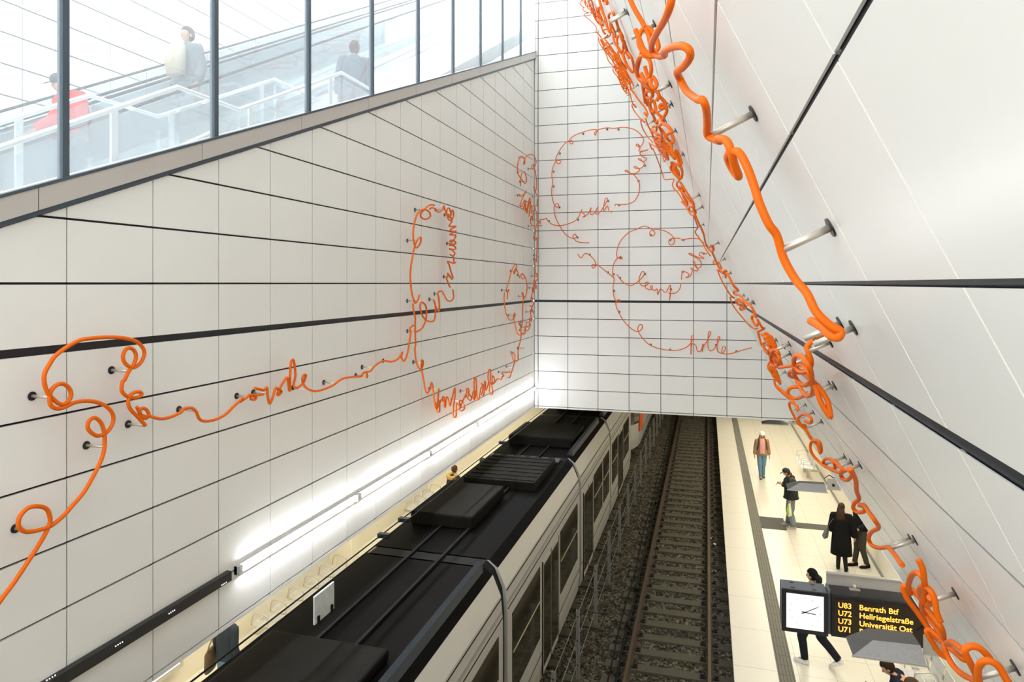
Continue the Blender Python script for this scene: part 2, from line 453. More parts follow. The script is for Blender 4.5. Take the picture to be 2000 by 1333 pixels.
left(px('P','-8 1188 0 1175')+px('B','60,920 120,830 180,735 205,680 203,645 190,620 160,610 120,615 90,640 76,670 80,700 110,715 160,708 210,690 260,650 300,605 350,545 395,465 420,410 430,365 430,320 420,275 400,250 380,247 363,265 362,290 380,310 405,320 440,305 463,270 465,235 445,205 410,185 360,176 310,182 270,200 240,208 215,200 205,180 208,140 230,112 260,106 285,125 292,155 275,183 250,190 220,170 195,140 182,100 185,60 210,15')
   + px('A','360,1152 430,1098 520,1050 620,1035 720,1030 820,1038 890,1060 930,1100 940,1140 920,1190 890,1220 855,1228 815,1200 800,1160 815,1115 845,1100 875,1120 885,1160 870,1210 840,1250 810,1310')
   + px('B','505,95 500,130 515,152 540,163 570,160 583,147 570,138 545,145 530,165 528,190 540,215 565,240 598,277'),
   'large looping orange tube at the lower left, running out of the frame', 0.0175)
left(px('B','563,200 572,218 582,240 600,248 612,232 600,210 580,208 575,228 595,240 620,240 660,250 700,243 740,225 760,208 790,206 808,222 820,250 845,260 890,252 930,230 960,200 1000,165')
   + px('C','230,450 270,425 295,405 325,415 335,425 322,438 300,432 310,412 345,408 380,403'),
   'gently waving orange tube between the large loops and the first word on the left wall')
left(px('C','325,362 360,370 385,375 403,358 408,385 410,420 422,462 440,430 460,365 480,370 500,385 480,408 475,395 495,350 520,310 530,295 540,300 545,340 548,372 556,372 555,300 560,200 568,180 578,182 585,220 590,280 580,330 580,352 600,362 640,330 657,290 655,275 642,280 635,310 650,350 690,378 740,380 800,360 840,340 890,305 940,292 990,288 1020,285 1030,265 1048,258 1058,275 1055,297')
   , 'orange tube word, the first word left of the tall upright loop on the left wall')
left(px('C','1020,280 1035,262 1060,255 1080,250 1110,215 1160,185 1215,190 1260,170 1287,128 1280,160 1295,185 1315,150 1330,80 1340,0')+px('G','105,1345 130,1318 150,1313 158,1325'),
   'thin wavy orange tube climbing from the first word to the tall loop')
left(px('G','135,1090 140,1150 158,1230 158,1310')+px('P','811 655 811.5 675')+px('H','92,0 98,120 112,230 140,320 190,372 225,330 237,250 215,208 205,260 208,350 225,460 250,600 270,720 290,775 320,775 360,700 370,630 380,603 400,660 420,820 435,980 455,1050 480,1050 500,995 518,965 492,870 508,715 492,880 470,1070 485,1112 505,1118 522,1090 525,960 545,905 578,930 568,870 590,850 605,900 608,1020 622,1020 635,900 640,855 670,880 698,1005 740,860 785,695 785,850 765,1000 760,1180 785,1208 808,1180 812,1050 820,965 850,1000 890,1020 870,970 865,930 890,910 930,950 955,1040 930,1080 890,1098 868,1060 900,980 940,880 985,780 990,720 1010,703 1030,740 1020,800 1010,880 1050,915 1075,880 1100,780 1130,740 1150,790 1120,905 1060,840 1015,770'),
   'orange tube hanging from the tall loop and ending in tangled script at its foot')
left(px('H','1015,770 1060,840 1110,900 1125,800 1120,600 1140,518 1155,560 1165,750 1175,890 1200,895 1220,800 1240,700 1275,655 1270,740 1250,820 1285,822 1295,720 1280,650 1245,620 1305,655 1300,585 1318,600 1315,690 1325,735 1345,690 1370,610 1360,500 1385,372 1408,430 1395,600 1385,760 1415,808 1445,780 1430,680 1420,605 1460,605 1475,560 1445,485 1430,530 1440,630 1475,600 1525,540 1590,550 1610,500 1635,485 1605,450 1630,425 1670,425 1740,418'),
   'orange tube script just above the strip lights, to the right of the tangled script')
left(px('G','160,1378 195,1365 232,1333 262,1270 272,1200 268,1130 245,1090 220,1082 208,1110 212,1160 235,1220 270,1260 310,1275 345,1265 358,1220 362,1150 355,1090 343,1058 360,1110 380,1155 397,1165 400,1100 392,1030 383,990 400,972 430,975 450,1010 475,1055 505,1070 535,1050 543,1010 533,952'),
   'orange tube looping across the thick black joint below the tall upright loop')
left(px('G','200,1008 188,1055 165,1085 150,1075 125,990 112,880 110,780 125,660 148,540 170,480 205,430 217,445 205,500 170,533 150,500 138,400 150,290 180,200 225,155 270,155 305,185 308,225 265,248 225,235 213,200 250,150 290,115 325,103 352,110'),
   'tall upright orange tube with two small loops on the left wall')
left(px('G','305,147 325,133 350,140 380,170 405,175 430,150 445,113 455,150 475,200 500,215 515,190 500,140 478,150 475,190 495,230 515,210 525,160 540,170 540,220 515,262 485,240 480,210 500,205 525,260 515,290 500,318 565,320 530,340 510,362 540,372 567,368 530,385 505,402 540,405 565,410 555,440 530,475 505,470 520,458 550,465 565,490 540,505 510,495 505,510 545,515 565,540 545,550 502,545 530,560 555,590 540,615 508,602 530,615 545,640 545,675 560,682 540,690 482,672 500,710 515,770 535,825 525,848 500,810 482,790 485,820 472,840 490,890 507,930'),
   'orange tube word written downwards at the right of the tall upright loop')
left(px('H','1700,515 1735,522 1760,450 1800,330 1822,230 1828,140 1800,85 1778,110 1790,190 1820,230 1860,225 1888,190 1880,80')+px('I','207,1245 207,1160 230,1060 236,1010 232,940 213,895 225,900 240,925 250,860 250,740 258,660 243,610 255,605 262,655 285,620 293,540 275,450 245,420 235,445 255,470 270,440 240,420'),
   'thin orange tube climbing past the thick joint just left of the wall corner', 0.015)
left(px('I','102,668 105,610 120,572 92,590 115,500 145,390 175,330 188,330 192,365 170,420 168,395 188,368 205,410 223,460'),
   'short orange tube with a pointed top, left of the wall corner', 0.015)
left(px('I','75,600 72,680 90,800 125,865 160,855 180,820 172,800 163,840 180,920 205,1000 235,1010 250,990 262,1010 265,965'),
   'orange tube shaped like a U around the thick joint, left of the wall corner', 0.015)
left(px('I','280,1000 272,925 285,965 300,968 325,920 315,890 290,890 285,915 305,935 320,890 318,845 335,880 330,820 325,770 355,795 340,765 325,790 340,740 318,730 345,735 355,690 335,680 332,645 355,665 335,650 345,600 345,555 360,605 355,550 362,475 382,540 378,565 365,520 380,490 395,470 398,430 375,415 370,445 395,440 375,405 372,350 370,270'),
   'orange tube word written upwards into the corner beside the thick joint', 0.015)
left(px('I','383,312 386,200 388,75 368,100 372,10')+px('J','590,1333 600,1230 615,1160 655,1130 620,1120 615,1000 585,910 600,880 632,882 620,850 625,778'),
   'nearly straight upright orange tube running up the wall corner', 0.015)
left(px('J','655,732 610,705 570,595 580,620 600,650 612,560 605,440 580,310 550,320 540,280 565,245 575,300 605,210 575,120 525,90 460,120 425,180 415,240 430,235 430,180 400,130 370,125 335,190 318,300 335,400 380,470 435,538 460,480 440,390 410,357 380,400 370,500 368,582'),
   'topmost orange tube by the wall corner, with two rounded arches', 0.015)
left(px('J','342,702 360,733 410,710 455,650 400,760 358,870 385,888 420,810 440,800 410,925 450,850 440,940 460,950 500,780 515,775 490,830 450,810 440,860 455,930 465,990 500,850 520,830 495,1045 525,890 540,900 530,1000 540,950 560,960 555,1050 530,1070 535,1095 555,1080 545,1040 525,1060 520,1130 545,1180 600,1190 690,1185'),
   'orange tube word slanting down into the corner below the two arches', 0.015)
far(px('K','66,1058 70,1020 95,1018 122,1005 130,1025 170,1058 230,1072 310,1055 385,1015 430,930 425,950 460,985 435,995 480,970 510,915 500,965 530,970 570,905 545,960 580,960 650,850 630,840 615,950 650,900 665,945 700,948'),
    'thin orange tube word at the foot of the large upper loop, far wall')
far(px('K','718,900 722,885 760,888 830,882 890,850 925,780 925,700 880,630 805,598 820,590 850,615 900,615 930,580 885,570 890,555 930,575 965,550 965,520 918,495 935,490 960,515 990,490 945,465 935,435 1005,412 925,425 935,385 900,378 910,362 940,380 965,330 940,280 880,235 800,217 710,225 640,222 570,240 545,285 540,262 560,240 500,240 430,262 360,290 320,330 335,362 352,350 335,332 290,350 240,410 205,480 205,520 235,532 240,508 205,510 175,570 168,640 175,700 165,780 185,880 215,910 228,890 205,880 187,920 200,1000 240,1080 290,1150 350,1182 380,1170 370,1145 350,1165 380,1205 430,1218 490,1219'),
    'large upper loop of thin orange tube on the far wall')
far(px('L','125,207 155,240 190,202 235,220 275,270 280,310 258,328 248,305 275,298 310,310 380,365 435,410 440,440 432,500 440,580 470,625 495,615 480,602 458,625 465,680 520,780 580,845 640,880 680,860 685,825 660,822 648,870 690,940 755,998 850,1032 960,1045 1040,1030 1100,990 1130,930 1112,930 1108,1080 1115,990 1150,1000 1165,1050 1195,1045 1215,985 1205,1055 1215,1010 1250,960 1280,890 1262,890 1255,1000 1270,1045 1310,1030 1358,935 1342,935 1335,1030 1350,1060 1385,1065 1410,1020 1385,1015 1378,1060 1410,1075 1480,1065 1560,1040 1635,1020'),
    'thin orange tube curving across the thick joint to the lowest word, far wall')
far(px('L','435,410 428,360 440,290 475,240 512,250 500,228 470,240 465,180 500,90 570,20 640,-10 700,-35 750,-20 795,20 775,50 750,30 770,0 840,-5 910,20 960,70 960,115 930,128 915,100 940,72 1017,70'),
    'upper arc of the lower loop of thin orange tube on the far wall')
far(px('L','465,383 500,430 540,465 590,480 650,445 700,390 700,362 680,365 658,430 680,480 720,480 740,455 715,455 715,500 760,515 775,485 755,490 790,525 815,510 820,560 845,510 890,540 930,475 922,610 930,550 915,550 975,545 1010,510 1022,460'),
    'thin orange tube word just above the thick joint on the far wall')
far(px('L','1027,430 1035,360 1085,375 1085,400 1060,412 1100,400 1120,350 1105,325 1140,350 1170,345 1130,290 1135,270 1165,330 1200,300 1175,250 1095,210 1105,202 1170,235 1222,243 1180,215 1195,190 1230,205 1248,200'),
    'thin orange tube word written upwards at the right edge of the far wall')
far(px('L','1020,86 1040,80 1130,70 1180,78 1220,110'), 'short straight orange tube at the right edge of the far wall')

g1 = 'orange tube writing on the walls'
lean(px('E1','945,-40 925,60 880,170 810,290 770,380 775,450 830,490 880,480 870,455 900,430 960,405 1040,400 1095,440 1095,510 1030,590 988,625 1020,700 1070,790 1130,840 1170,865 1210,870 1240,940 1250,1060 1250,1170 1300,1205 1360,1225')+px('E4','5,380 40,388 60,430 75,490 95,545 70,515 48,465 60,440 95,440 130,500 160,580 185,660 225,750 260,800 290,900 340,990 390,1050 430,1130 490,1190 535,1215 525,1243 490,1232 450,1195 408,1170'),
     'thickest, nearest orange tube, running down the right-hand leaning wall across two brackets', 2.3, 4.1)
lean(px('E1','575,-20 620,80 690,200 740,300 760,390 790,445 825,410 800,320 750,250 710,240 670,280 655,370 700,460 760,490 790,480'),
     'thick orange tube with a loop coming down from the top edge beside the nearest tube', 3.9, 4.6)
lean(px('E1','625,255 660,340 700,430 760,480 830,487'), 'short thick orange tube curl beside the topmost bracket', 3.9, 4.6)
lean(px('E6','150,-10 120,90 90,230 110,320 170,350 230,310 255,220 235,110 180,60 120,70 85,150 80,260 130,350 200,370 245,340 250,400 290,440 320,400 300,340 265,300'),
     'stack of oval orange tube rings below the thick curl', 4.8, 5.4)
lean(px('E6','130,260 170,330 200,380 240,420 190,400 150,350 165,480 185,610'), 'orange tube crossing behind the oval rings', 5.0, 5.8)
lean(px('E6','180,180 200,260 225,330 250,360'), 'short orange tube inside the oval rings', 5.0, 5.6)
lean(px('E6','210,640 190,560 190,500 220,470 260,480 270,530 230,560 195,530 200,480 260,465 320,480 345,530 315,590'), 'orange tube ring with a hooked end below the oval rings', 5.2, 6.2)
lean(px('E6','345,530 400,585 425,625 395,680 355,665 365,635 415,645 438,710 400,790 380,860 340,880 320,840 350,815 385,850 450,890 490,940 500,970'), 'wavy orange tube with two small rings along the long brackets', 5.5, 6.6)
lean(px('E6','205,560 240,680 285,780 320,860 360,920 380,1000 370,1080'), 'slender orange tube left of the two small rings', 6.0, 8.0, 0.016)
lean(px('E6','240,590 280,590 300,650 290,720 260,700 240,620 290,600 320,720 385,790'), 'orange tube with a long narrow loop left of the two small rings', 6.0, 8.0, 0.016)
lean(px('E6','370,920 410,980 440,1040 500,1085 520,1050 490,975 440,990 445,1040 490,1100 500,1190 540,1265'), 'orange tube with an oval ring at the end of the long brackets', 6.8, 8.2)
lean(px('E6','270,900 310,890 315,940 270,950 262,915 300,960 350,1000 360,1060 300,1080 280,1010'), 'small squarish orange tube ring in the middle tangle', 8.0, 10.0, 0.016)
lean(px('E6','0,495 35,620 75,665 60,630 25,640 60,720 120,790 180,845 130,820 155,920 210,1010 270,1080'), 'thin orange tube at the left edge of the middle tangle', 12.0, 15.5, 0.014)
lean(px('E6','0,450 40,480 100,570 180,670 215,750 170,730 210,780'), 'thin orange tube ending in a zigzag above the middle tangle', 9.5, 13.0, 0.014)
lean(px('E6','185,790 210,870 260,970 290,1060 340,1130'), 'thin straight orange tube leading down into the middle tangle', 10.0, 13.0, 0.014)
lean(px('E6','230,1085 260,1160 245,1100 330,1150 400,1200 430,1260 405,1310 390,1250'), 'small pointed orange tube at the left edge of the middle tangle', 9.0, 12.0, 0.014)
lean(px('E7','-30,60 0,130 50,260 90,380 115,430 215,425 205,480 215,530 270,590 340,700 390,790'), 'thin bent orange tube standing clear left of the lower tangle', 13.0, 16.4, 0.015)
lean(px('E7','250,80 235,95 270,200 290,250 310,230 270,110 250,80'), 'slim upright orange tube ring beside a bracket below the middle tangle', 7.5, 8.6)
lean(px('E7','195,250 180,300 230,370 300,420 320,350 300,270 260,250 200,240 190,320 250,380 310,400 315,320 270,260 230,290 240,350 290,440'), 'cluster of oval orange tube rings below the middle tangle', 8.2, 10.5, 0.017)
lean(px('E7','290,460 260,460 255,500 300,570 340,575 320,530 285,515 320,570 400,690 455,735 440,690 370,580 300,470 270,450'), 'long narrow orange tube ring below the oval cluster', 8.5, 10.5, 0.016)
lean(px('E7','310,580 350,680 385,740 370,680 330,600 350,610 420,700'), 'hooked orange tube inside the long narrow ring', 9.0, 11.0, 0.016)
lean(px('E7','310,690 370,760 400,820 445,855 480,820 450,770 410,750 400,790 440,810 460,760 440,730'), 'pair of round orange tube rings where the tangle thins out', 9.5, 12.0, 0.016)
lean(px('E7','440,750 470,850 520,960 570,1070 590,1170 620,1240 660,1280 690,1260 680,1215 650,1215'), 'single orange tube running down from the pair of rings', 9.5, 12.0, 0.016)
lean(px('E7','455,860 500,995 470,1050 510,1110 570,1200 600,1260 650,1333'), 'dark bent orange tube behind the single running tube', 12.0, 15.5, 0.015)
lean(px('E8','45,0 60,40 50,60 80,130 110,200 140,230 175,225 160,215 140,240 165,250 165,285'), 'orange tube with a small hook beside the three short brackets', 9.5, 13.5, 0.016)
lean(px('E8','65,130 60,155 90,160 105,145 130,200'), 'tiny orange tube curl just above the three short brackets', 10.0, 14.0, 0.015)
lean(px('E8','88,208 130,235 100,220 130,300 200,420 240,455 205,450 230,520 290,600 380,700 420,722 440,720'), 'thin orange tube nearest to the far wall at the height of the thick joint', 13.0, 16.4, 0.015)
lean(px('E8','180,240 230,340 275,390 240,395 240,420 290,435 330,480 380,520 410,570 430,620 400,605 395,640 430,695 450,670 440,640 480,710 500,720 445,748'), 'orange tube crossing the thick joint of the leaning wall with several hooks', 7.5, 10.5, 0.016)
lean(px('E8','250,480 280,465 320,500 340,540 300,560 290,540 330,530 300,490 260,480 270,510 340,545'), 'oval orange tube coil on the thick joint of the leaning wall', 8.5, 11.0, 0.016)
lean(px('E8','445,750 470,840 500,900 550,960'), 'short straight orange tube left of the lower coils', 8.5, 10.5, 0.016)
lean(px('E8','480,770 510,780 500,800 540,780 580,820 600,880 560,860 520,800 560,790 590,850'), 'upper orange tube coil of the lower group', 6.8, 8.0, 0.017)
lean(px('E8','495,850 530,835 560,880 550,930 510,920 490,870 530,940'), 'left-hand orange tube coil of the lower group', 7.2, 8.6, 0.017)
lean(px('E8','560,920 600,905 630,950 620,1030 580,1040 555,980 570,920 610,930 640,1000 650,1050 600,1050 555,1010'), 'large oval orange tube coil at the end of two parallel brackets', 5.8, 7.2, 0.017)
lean(px('E8','630,1060 690,1050 755,1040'), 'short level orange tube joining two coils', 5.0, 6.5, 0.017)
lean(px('E8','550,1010 535,1040 540,1075 590,1100 620,1140 590,1150 560,1090 580,1060 610,1100 640,1200 610,1170 590,1170 600,1220 670,1290 720,1333'), 'orange tube with a small knot leading down to the platform signs', 6.8, 9.0, 0.017)
lean(px('E9','548,68 480,110 400,110 395,160 340,230 360,310 390,400 370,490 300,530 230,500 185,420 200,345 260,335 330,400 380,500 395,600 350,670 290,680 230,630 185,540 200,460 260,440 320,470 380,560 415,680 400,790 340,810 290,760 220,640'),
     'thick orange tube with three stacked rings right of the tangle, below the forked brackets', 3.8, 5.2)
lean(px('E9','170,590 130,560 150,515 210,530 300,540 370,600 395,700'), 'orange tube passing behind the three stacked rings', 4.8, 5.6)
lean(px('E9','240,705 160,710 115,750 130,810 200,840 280,820 340,780'), 'flat orange tube ring to the left of the stacked rings', 4.8, 5.6)
lean(px('E9','420,640 455,740 500,880 560,980 620,1065 605,960 580,860 520,760 450,670'), 'long narrow orange tube ring ending at a bracket below the stacked rings', 4.0, 4.8)
lean(px('E9','-20,690 90,790 190,890 230,980 225,930 160,890 130,900 150,980 210,1090'), 'thin orange tube with a hook above the farthest grey hood', 6.8, 8.5)
lean(px('E9','210,1090 270,1160 330,1190 320,1160 270,1150 235,1080 290,1030 350,1040 395,1090 380,1130 320,1110'), 'open orange tube curl right above the bench', 6.6, 7.8)
lean(px('E10','155,0 180,40 240,90 290,170 340,220 362,290 375,260 360,200 320,180 285,200 280,260 310,320 370,380 430,420 490,425 480,370 440,340 400,350 395,390 450,430 530,460 560,440 610,440 640,480 600,525 555,510 545,465 580,440 550,425 520,390 490,355'),
     'orange tube with three open loops running above the platform edge of the leaning wall', 5.0, 7.2)
lean(px('E10','625,425 650,470 675,540 680,620 700,690 665,720 650,770 690,805 740,800 755,770 715,740 705,745 745,745 790,810 840,880 870,940 810,975 785,1030 810,1090 880,1115 950,1110 1000,1160 1050,1230 1080,1265'),
     'winding orange tube above the woman in the long black coat', 3.9, 5.4)
lean(px('E11','440,205 480,290 495,400 505,500 500,600 540,620 560,570 545,555'), 'upright orange tube at the top of the loops beside the display', 3.6, 4.3)
lean(px('E11','365,520 350,440 380,350 430,330 480,370 500,440 490,530 470,640 500,700 560,780 620,850 670,930 660,850 600,760 530,670 470,580 400,500 320,450 300,470 340,570 430,690 520,820 600,920 680,980 780,1060 850,1120 900,1130'),
     'long doubled orange tube loops in front of the departure display', 3.6, 4.2)
lean(px('E11','645,780 610,690 590,570 550,490 490,450 455,480 470,560 500,640'), 'bow shaped orange tube around the bracket beside the display', 3.6, 4.2)
lean(px('E11','710,1110 650,1080 590,1000 530,900 520,860 560,860 620,910 690,970'), 'open orange tube hook below the display', 3.6, 4.1)
lean(px('E11','700,980 680,1020 740,1150 830,1250 940,1310 980,1300 930,1180 870,1060 900,1010 980,1010 1060,1070 1130,1160'), 'orange tube loop at the lower right above the seated men', 3.2, 3.9)
lean(px('E11','700,980 740,965 800,1000 850,1040'), 'short orange tube arc at the lower right above the seated men', 3.3, 3.9)
lean(px('E11','1000,1345 990,1220 1030,1150 1100,1140 1180,1190 1240,1290 1290,1365'), 'orange tube arch in the lower right corner of the view', 3.1, 3.6)
# upper-left tangle
lean(px('E12','100,-20 100,20 85,40 110,80 140,100 120,110 150,150 200,165 150,180 145,205 210,260 290,340 300,400'), 'thinnest orange tube at the very left of the upper tangle', 15.0, 16.5, 0.012)
lean(px('E12','230,-20 200,30 230,90 240,160 300,230 380,330 340,320 280,240 270,180 300,140 320,220'), 'orange tube at the top of the upper tangle near the frame edge', 12.0, 15.5, 0.014)
lean(px('E12','290,410 340,460 400,560 470,680 560,780 650,930 720,1000 740,1100'), 'thin orange tube running through the upper tangle', 12.5, 15.5, 0.014)
lean(px('E12','320,480 350,580 420,690 460,800 540,880 520,870 520,930 580,1010 640,1150 700,1220 680,1120 740,1150 780,1215 730,1100'), 'thin orange tube at the left edge of the upper tangle', 14.5, 16.4, 0.013)
lean(px('E12','330,-30 370,120 420,260 450,380 490,420 475,300 460,200 500,160 540,220 590,380 640,480 650,600 630,680 570,600 570,500 600,460 640,540 700,680'), 'stronger orange tube with two long loops right of the upper tangle', 8.0, 10.5, 0.0185)
lean(px('E12','660,540 700,660 760,760 790,900 765,940 700,850 650,720 680,680 730,760'), 'long orange tube loop at the lower right of the upper tangle', 8.0, 10.0, 0.0185)
lean(px('E12','690,900 610,780 580,690 600,670 640,720 690,860 680,880 620,800'), 'narrow orange tube loop beside the long loop of the upper tangle', 8.8, 10.8, 0.0175)
lean(px('E12','350,90 310,100 300,140 340,220 400,280 410,240 370,150 340,110 330,150 370,240'), 'oval orange tube coil near the top of the upper tangle', 9.5, 12.5, 0.0165)
lean(px('E12','380,-20 400,30 440,50 410,-10'), 'orange tube hook at the frame edge above the upper tangle', 8.5, 10.0, 0.0175)
lean(px('E12','350,300 390,420 420,440 380,400 440,380 480,420 470,470 400,500'), 'angular orange tube in the middle of the upper tangle', 10.5, 13.0, 0.015)
lean(px('E12','470,260 500,330 540,420 550,480 520,470 510,420 530,540 560,590 580,560'), 'knotted orange tube below the two long loops', 9.0, 11.5, 0.0165)
def scrib(reg, line, n, ra, rb, lab, lo, hi, r, seed):
    """hand-bent curly tube: loops of varying size strung along a line"""
    rnd = random.Random(seed); L = px(reg, line); k = REG[reg][2]
    seglen = [math.hypot(L[i+1][0]-L[i][0], L[i+1][1]-L[i][1]) for i in range(len(L)-1)]; tot = sum(seglen)
    pts = []; N = n*7
    ph = rnd.random()*6
    A = ra
    for i in range(N):
        d = tot*i/(N-1); j = 0
        while j < len(seglen)-1 and d > seglen[j]: d -= seglen[j]; j += 1
        t = min(d/seglen[j], 1); x = L[j][0]+(L[j+1][0]-L[j][0])*t; y = L[j][1]+(L[j+1][1]-L[j][1])*t
        ux, uy = (L[j+1][0]-L[j][0])/seglen[j], (L[j+1][1]-L[j][1])/seglen[j]
        if i % 7 == 0: A = ra*rnd.uniform(0.5, 1.2); Bq = rb*rnd.uniform(0.4, 1.2)
        a = ph+i*2*math.pi/7
        pts.append((x+(ux*math.cos(a)*A-uy*math.sin(a)*Bq)/k, y+(uy*math.cos(a)*A+ux*math.sin(a)*Bq)/k))
    lean(pts, lab, lo, hi, r)
scrib('E12','215,20 260,150 320,260 370,320', 7, 60, 22, 'curly orange tube at the upper end of the upper tangle', 12, 15.5, 0.0135, 1)
scrib('E12','130,0 170,60 225,130 250,190', 6, 30, 16, 'small curly orange tube at the top left of the upper tangle', 14, 16.4, 0.0125, 21)
scrib('E12','380,560 450,680 520,780 600,900', 9, 70, 20, 'curly orange tube in the left half of the upper tangle', 12.5, 15.5, 0.0135, 2)
scrib('E12','560,760 620,880 680,980 740,1080', 9, 75, 30, 'dense curly orange tube in the lower half of the upper tangle', 10.5, 13.5, 0.0145, 3)
scrib('E12','590,950 640,1060 690,1180', 8, 60, 26, 'dense curly orange tube at the lower end of the upper tangle', 12.5, 15.5, 0.014, 4)
scrib('E12','430,560 500,650 560,740 640,860', 6, 60, 16, 'long thin curls of orange tube along the upper tangle', 11.0, 14.0, 0.014, 5)
scrib('E12','560,860 620,960 700,1080', 7, 70, 34, 'wide curls of orange tube inside the lower half of the upper tangle', 11.5, 14.5, 0.014, 15)
scrib('E6','300,1000 350,1090 400,1200', 7, 65, 38, 'dense curly orange tube at the heart of the middle tangle', 8.5, 11.0, 0.0155, 6)
scrib('E6','340,1040 390,1140 430,1230', 7, 60, 26, 'curly orange tube at the right of the middle tangle', 8.0, 10.0, 0.0155, 7)
scrib('E6','410,1080 450,1160 490,1230', 4, 50, 18, 'small curls of orange tube at the right edge of the middle tangle', 7.4, 9.0, 0.016, 8)
scrib('E7','20,10 70,70 120,140', 6, 50, 26, 'curly orange tube at the lower end of the middle tangle', 9.0, 12.0, 0.0155, 9)
scrib('E7','140,30 170,90 230,170', 4, 50, 18, 'curls of orange tube just above the oval ring cluster', 8.0, 10.0, 0.0165, 10)
scrib('E7','205,260 240,320 270,380', 5, 42, 26, 'inner curls of orange tube in the oval ring cluster', 8.5, 10.0, 0.0165, 11)
scrib('E8','520,790 550,840 580,900', 6, 36, 24, 'dense curls of orange tube at the top of the lower group', 6.8, 8.2, 0.0165, 12)
scrib('E8','560,930 590,970 610,1020', 4, 40, 20, 'inner curls of orange tube inside the large oval coil', 6.0, 7.4, 0.0165, 13)
scrib('E8','560,1070 590,1120 620,1170', 4, 36, 20, 'small curls of orange tube below the large oval coil', 7.0, 8.6, 0.016, 14)
scrib('E6','160,360 190,400 225,430', 4, 40, 26, 'tight curls of orange tube under the stack of oval rings', 5.2, 6.2, 0.017, 16)

# ---- standoff brackets: each belongs to the tube it carries
def nearest(p):
    best = None
    for o, pts, br in allpaths:
        for q in pts:
            d = (q-p).length
            if best is None or d < best[0]: best = (d, o, q)
    return best
def bracket(p, n, L, rr=0.011, plate=0.03, name='bracket'):
    n = Vector(n).normalized(); e = p+n*L
    d, o, q = nearest(e)
    if d < 0.3:
        L = min(max((q-p).dot(n), 0.05), 0.24); p = q-n*(q-p).dot(n); e = p+n*L
    bm = B(); cyl(bm, p-n*0.0, e, rr, 12)
    b = obj(name, bm, M['steel'], o)
    bm = B(); cyl(bm, p-n*0.004, p+n*0.006, plate, 20)
    obj('mounting_plate', bm, M['blacksteel'], b)
leftb = [(70,769),(225,729),(190,870),(27,1032),(253,825),(346,803),(463,774),(500,766),(633,752),(697,734),(707,724),(750,706),(573,761)]
leftb += px('G','157,193 78,476 350,172 458,205 490,503 460,795 350,998 283,1070 80,1080 80,1380')
leftb += px('H','97,222 312,650 450,970 887,767 720,890 975,820 1540,480 1710,490 1740,90 1870,5')
leftb += px('I','130,420 200,445 52,590 55,637 212,605 308,578 280,798 235,807 130,800 242,942 220,968 205,1135 355,72 355,240 355,282 355,450')
leftb += px('J','360,233 485,313 312,425 360,522 312,718 555,628 560,900 485,1140 560,1105')
for x, y in leftb:
    p = onX(x, y, XL)
    if p.y > YF-0.05: p.y = YF-0.05
    bracket(p, (1, 0, 0), OFF)
farb = px('K','434,262 648,230 747,224 225,447 178,585 178,737 225,905 387,1170 130,1022 387,1017 650,853 748,887 920,372 970,545 920,686')
farb += px('L','217,210 383,363 434,383 484,402 434,538 484,245 484,713 755,995 932,1037 1215,1005 1322,1005 1510,1050 755,45 932,80 1035,80 705,380 928,520 1035,358 1215,196')
for x, y in farb:
    t = atY(x, y, YT); p = Vector((t.x, YF, t.z))
    bracket(p, (0, -1, 0), OFF, 0.011, 0.026)
rb = [(1222,22),(1280,48),(1311.6,167.7),(1309,192),(1316,222),(1321,255),(1226,23.6),(1192,13),(1458,244),(1582,430),(1668,640),(1642,632),(1627,667),(1655,797),(1623,754),(1546,677),(1574.5,791),(1592,814),
      (1624.7,861.6),(1652.8,897.7),(1669.7,914.5),(1711.3,966.3),(1794.6,1082),(1821,1116),(1863.5,1154),(1994,1319.6),(1370,389),(1374,405.4),(1375,439),(1403,473),(1336,297),(1338,305.6),
      (1424,520.5),(1428,533),(1454,577),(1462,584.7),(1469.6,588),(1475.7,596),(1514,659),(1527,669),(1543,689),(1535,727),(1564,672)]
rb += px('E12','840,1090 560,370 510,560 735,930 460,490')
rb += px('E6','285,825 435,815 470,1115')
for x, y in rb:
    p = onLean(x, y)
    if p.y > YF-0.05 or p.y < 0: continue
    bracket(p, NR, OFF-0.005, 0.0125, 0.032)
# ================================================================== track bed, rails, trams
ZR = -0.30                                   # rail top
def ballast_mat():
    m, nt, b = _mat('grey_brown_ballast'); b.inputs['Roughness'].default_value = 0.9
    tc = nt.nodes.new('ShaderNodeTexCoord')
    v = nt.nodes.new('ShaderNodeTexVoronoi'); v.inputs['Scale'].default_value = 19; nt.links.new(tc.outputs['Object'], v.inputs['Vector'])
    cr = nt.nodes.new('ShaderNodeValToRGB'); cr.color_ramp.elements[0].color = (0.013, 0.011, 0.007, 1); cr.color_ramp.elements[1].color = (0.20, 0.17, 0.11, 1)
    e = cr.color_ramp.elements.new(0.5); e.color = (0.06, 0.052, 0.034, 1)
    sp = nt.nodes.new('ShaderNodeSeparateColor'); nt.links.new(v.outputs['Color'], sp.inputs[0]); nt.links.new(sp.outputs[0], cr.inputs['Fac'])
    nt.links.new(cr.outputs['Color'], b.inputs['Base Color'])
    bp = nt.nodes.new('ShaderNodeBump'); bp.inputs['Strength'].default_value = 1.0; bp.inputs['Distance'].default_value = 0.05; bp.invert = True
    nt.links.new(v.outputs['Distance'], bp.inputs['Height']); nt.links.new(bp.outputs['Normal'], b.inputs['Normal'])
    return m
M['ballast'] = ballast_mat()
M['railtop'] = mat('worn_rail_steel', (0.16, 0.12, 0.08), 0.42, metal=0.8)
M['rust'] = mat('rusty_rail', (0.05, 0.024, 0.01), 0.8, noise=0.2)
M['sleeper'] = mat('grey_concrete_sleeper', (0.07, 0.064, 0.042), 0.85, noise=0.1, nscale=14)
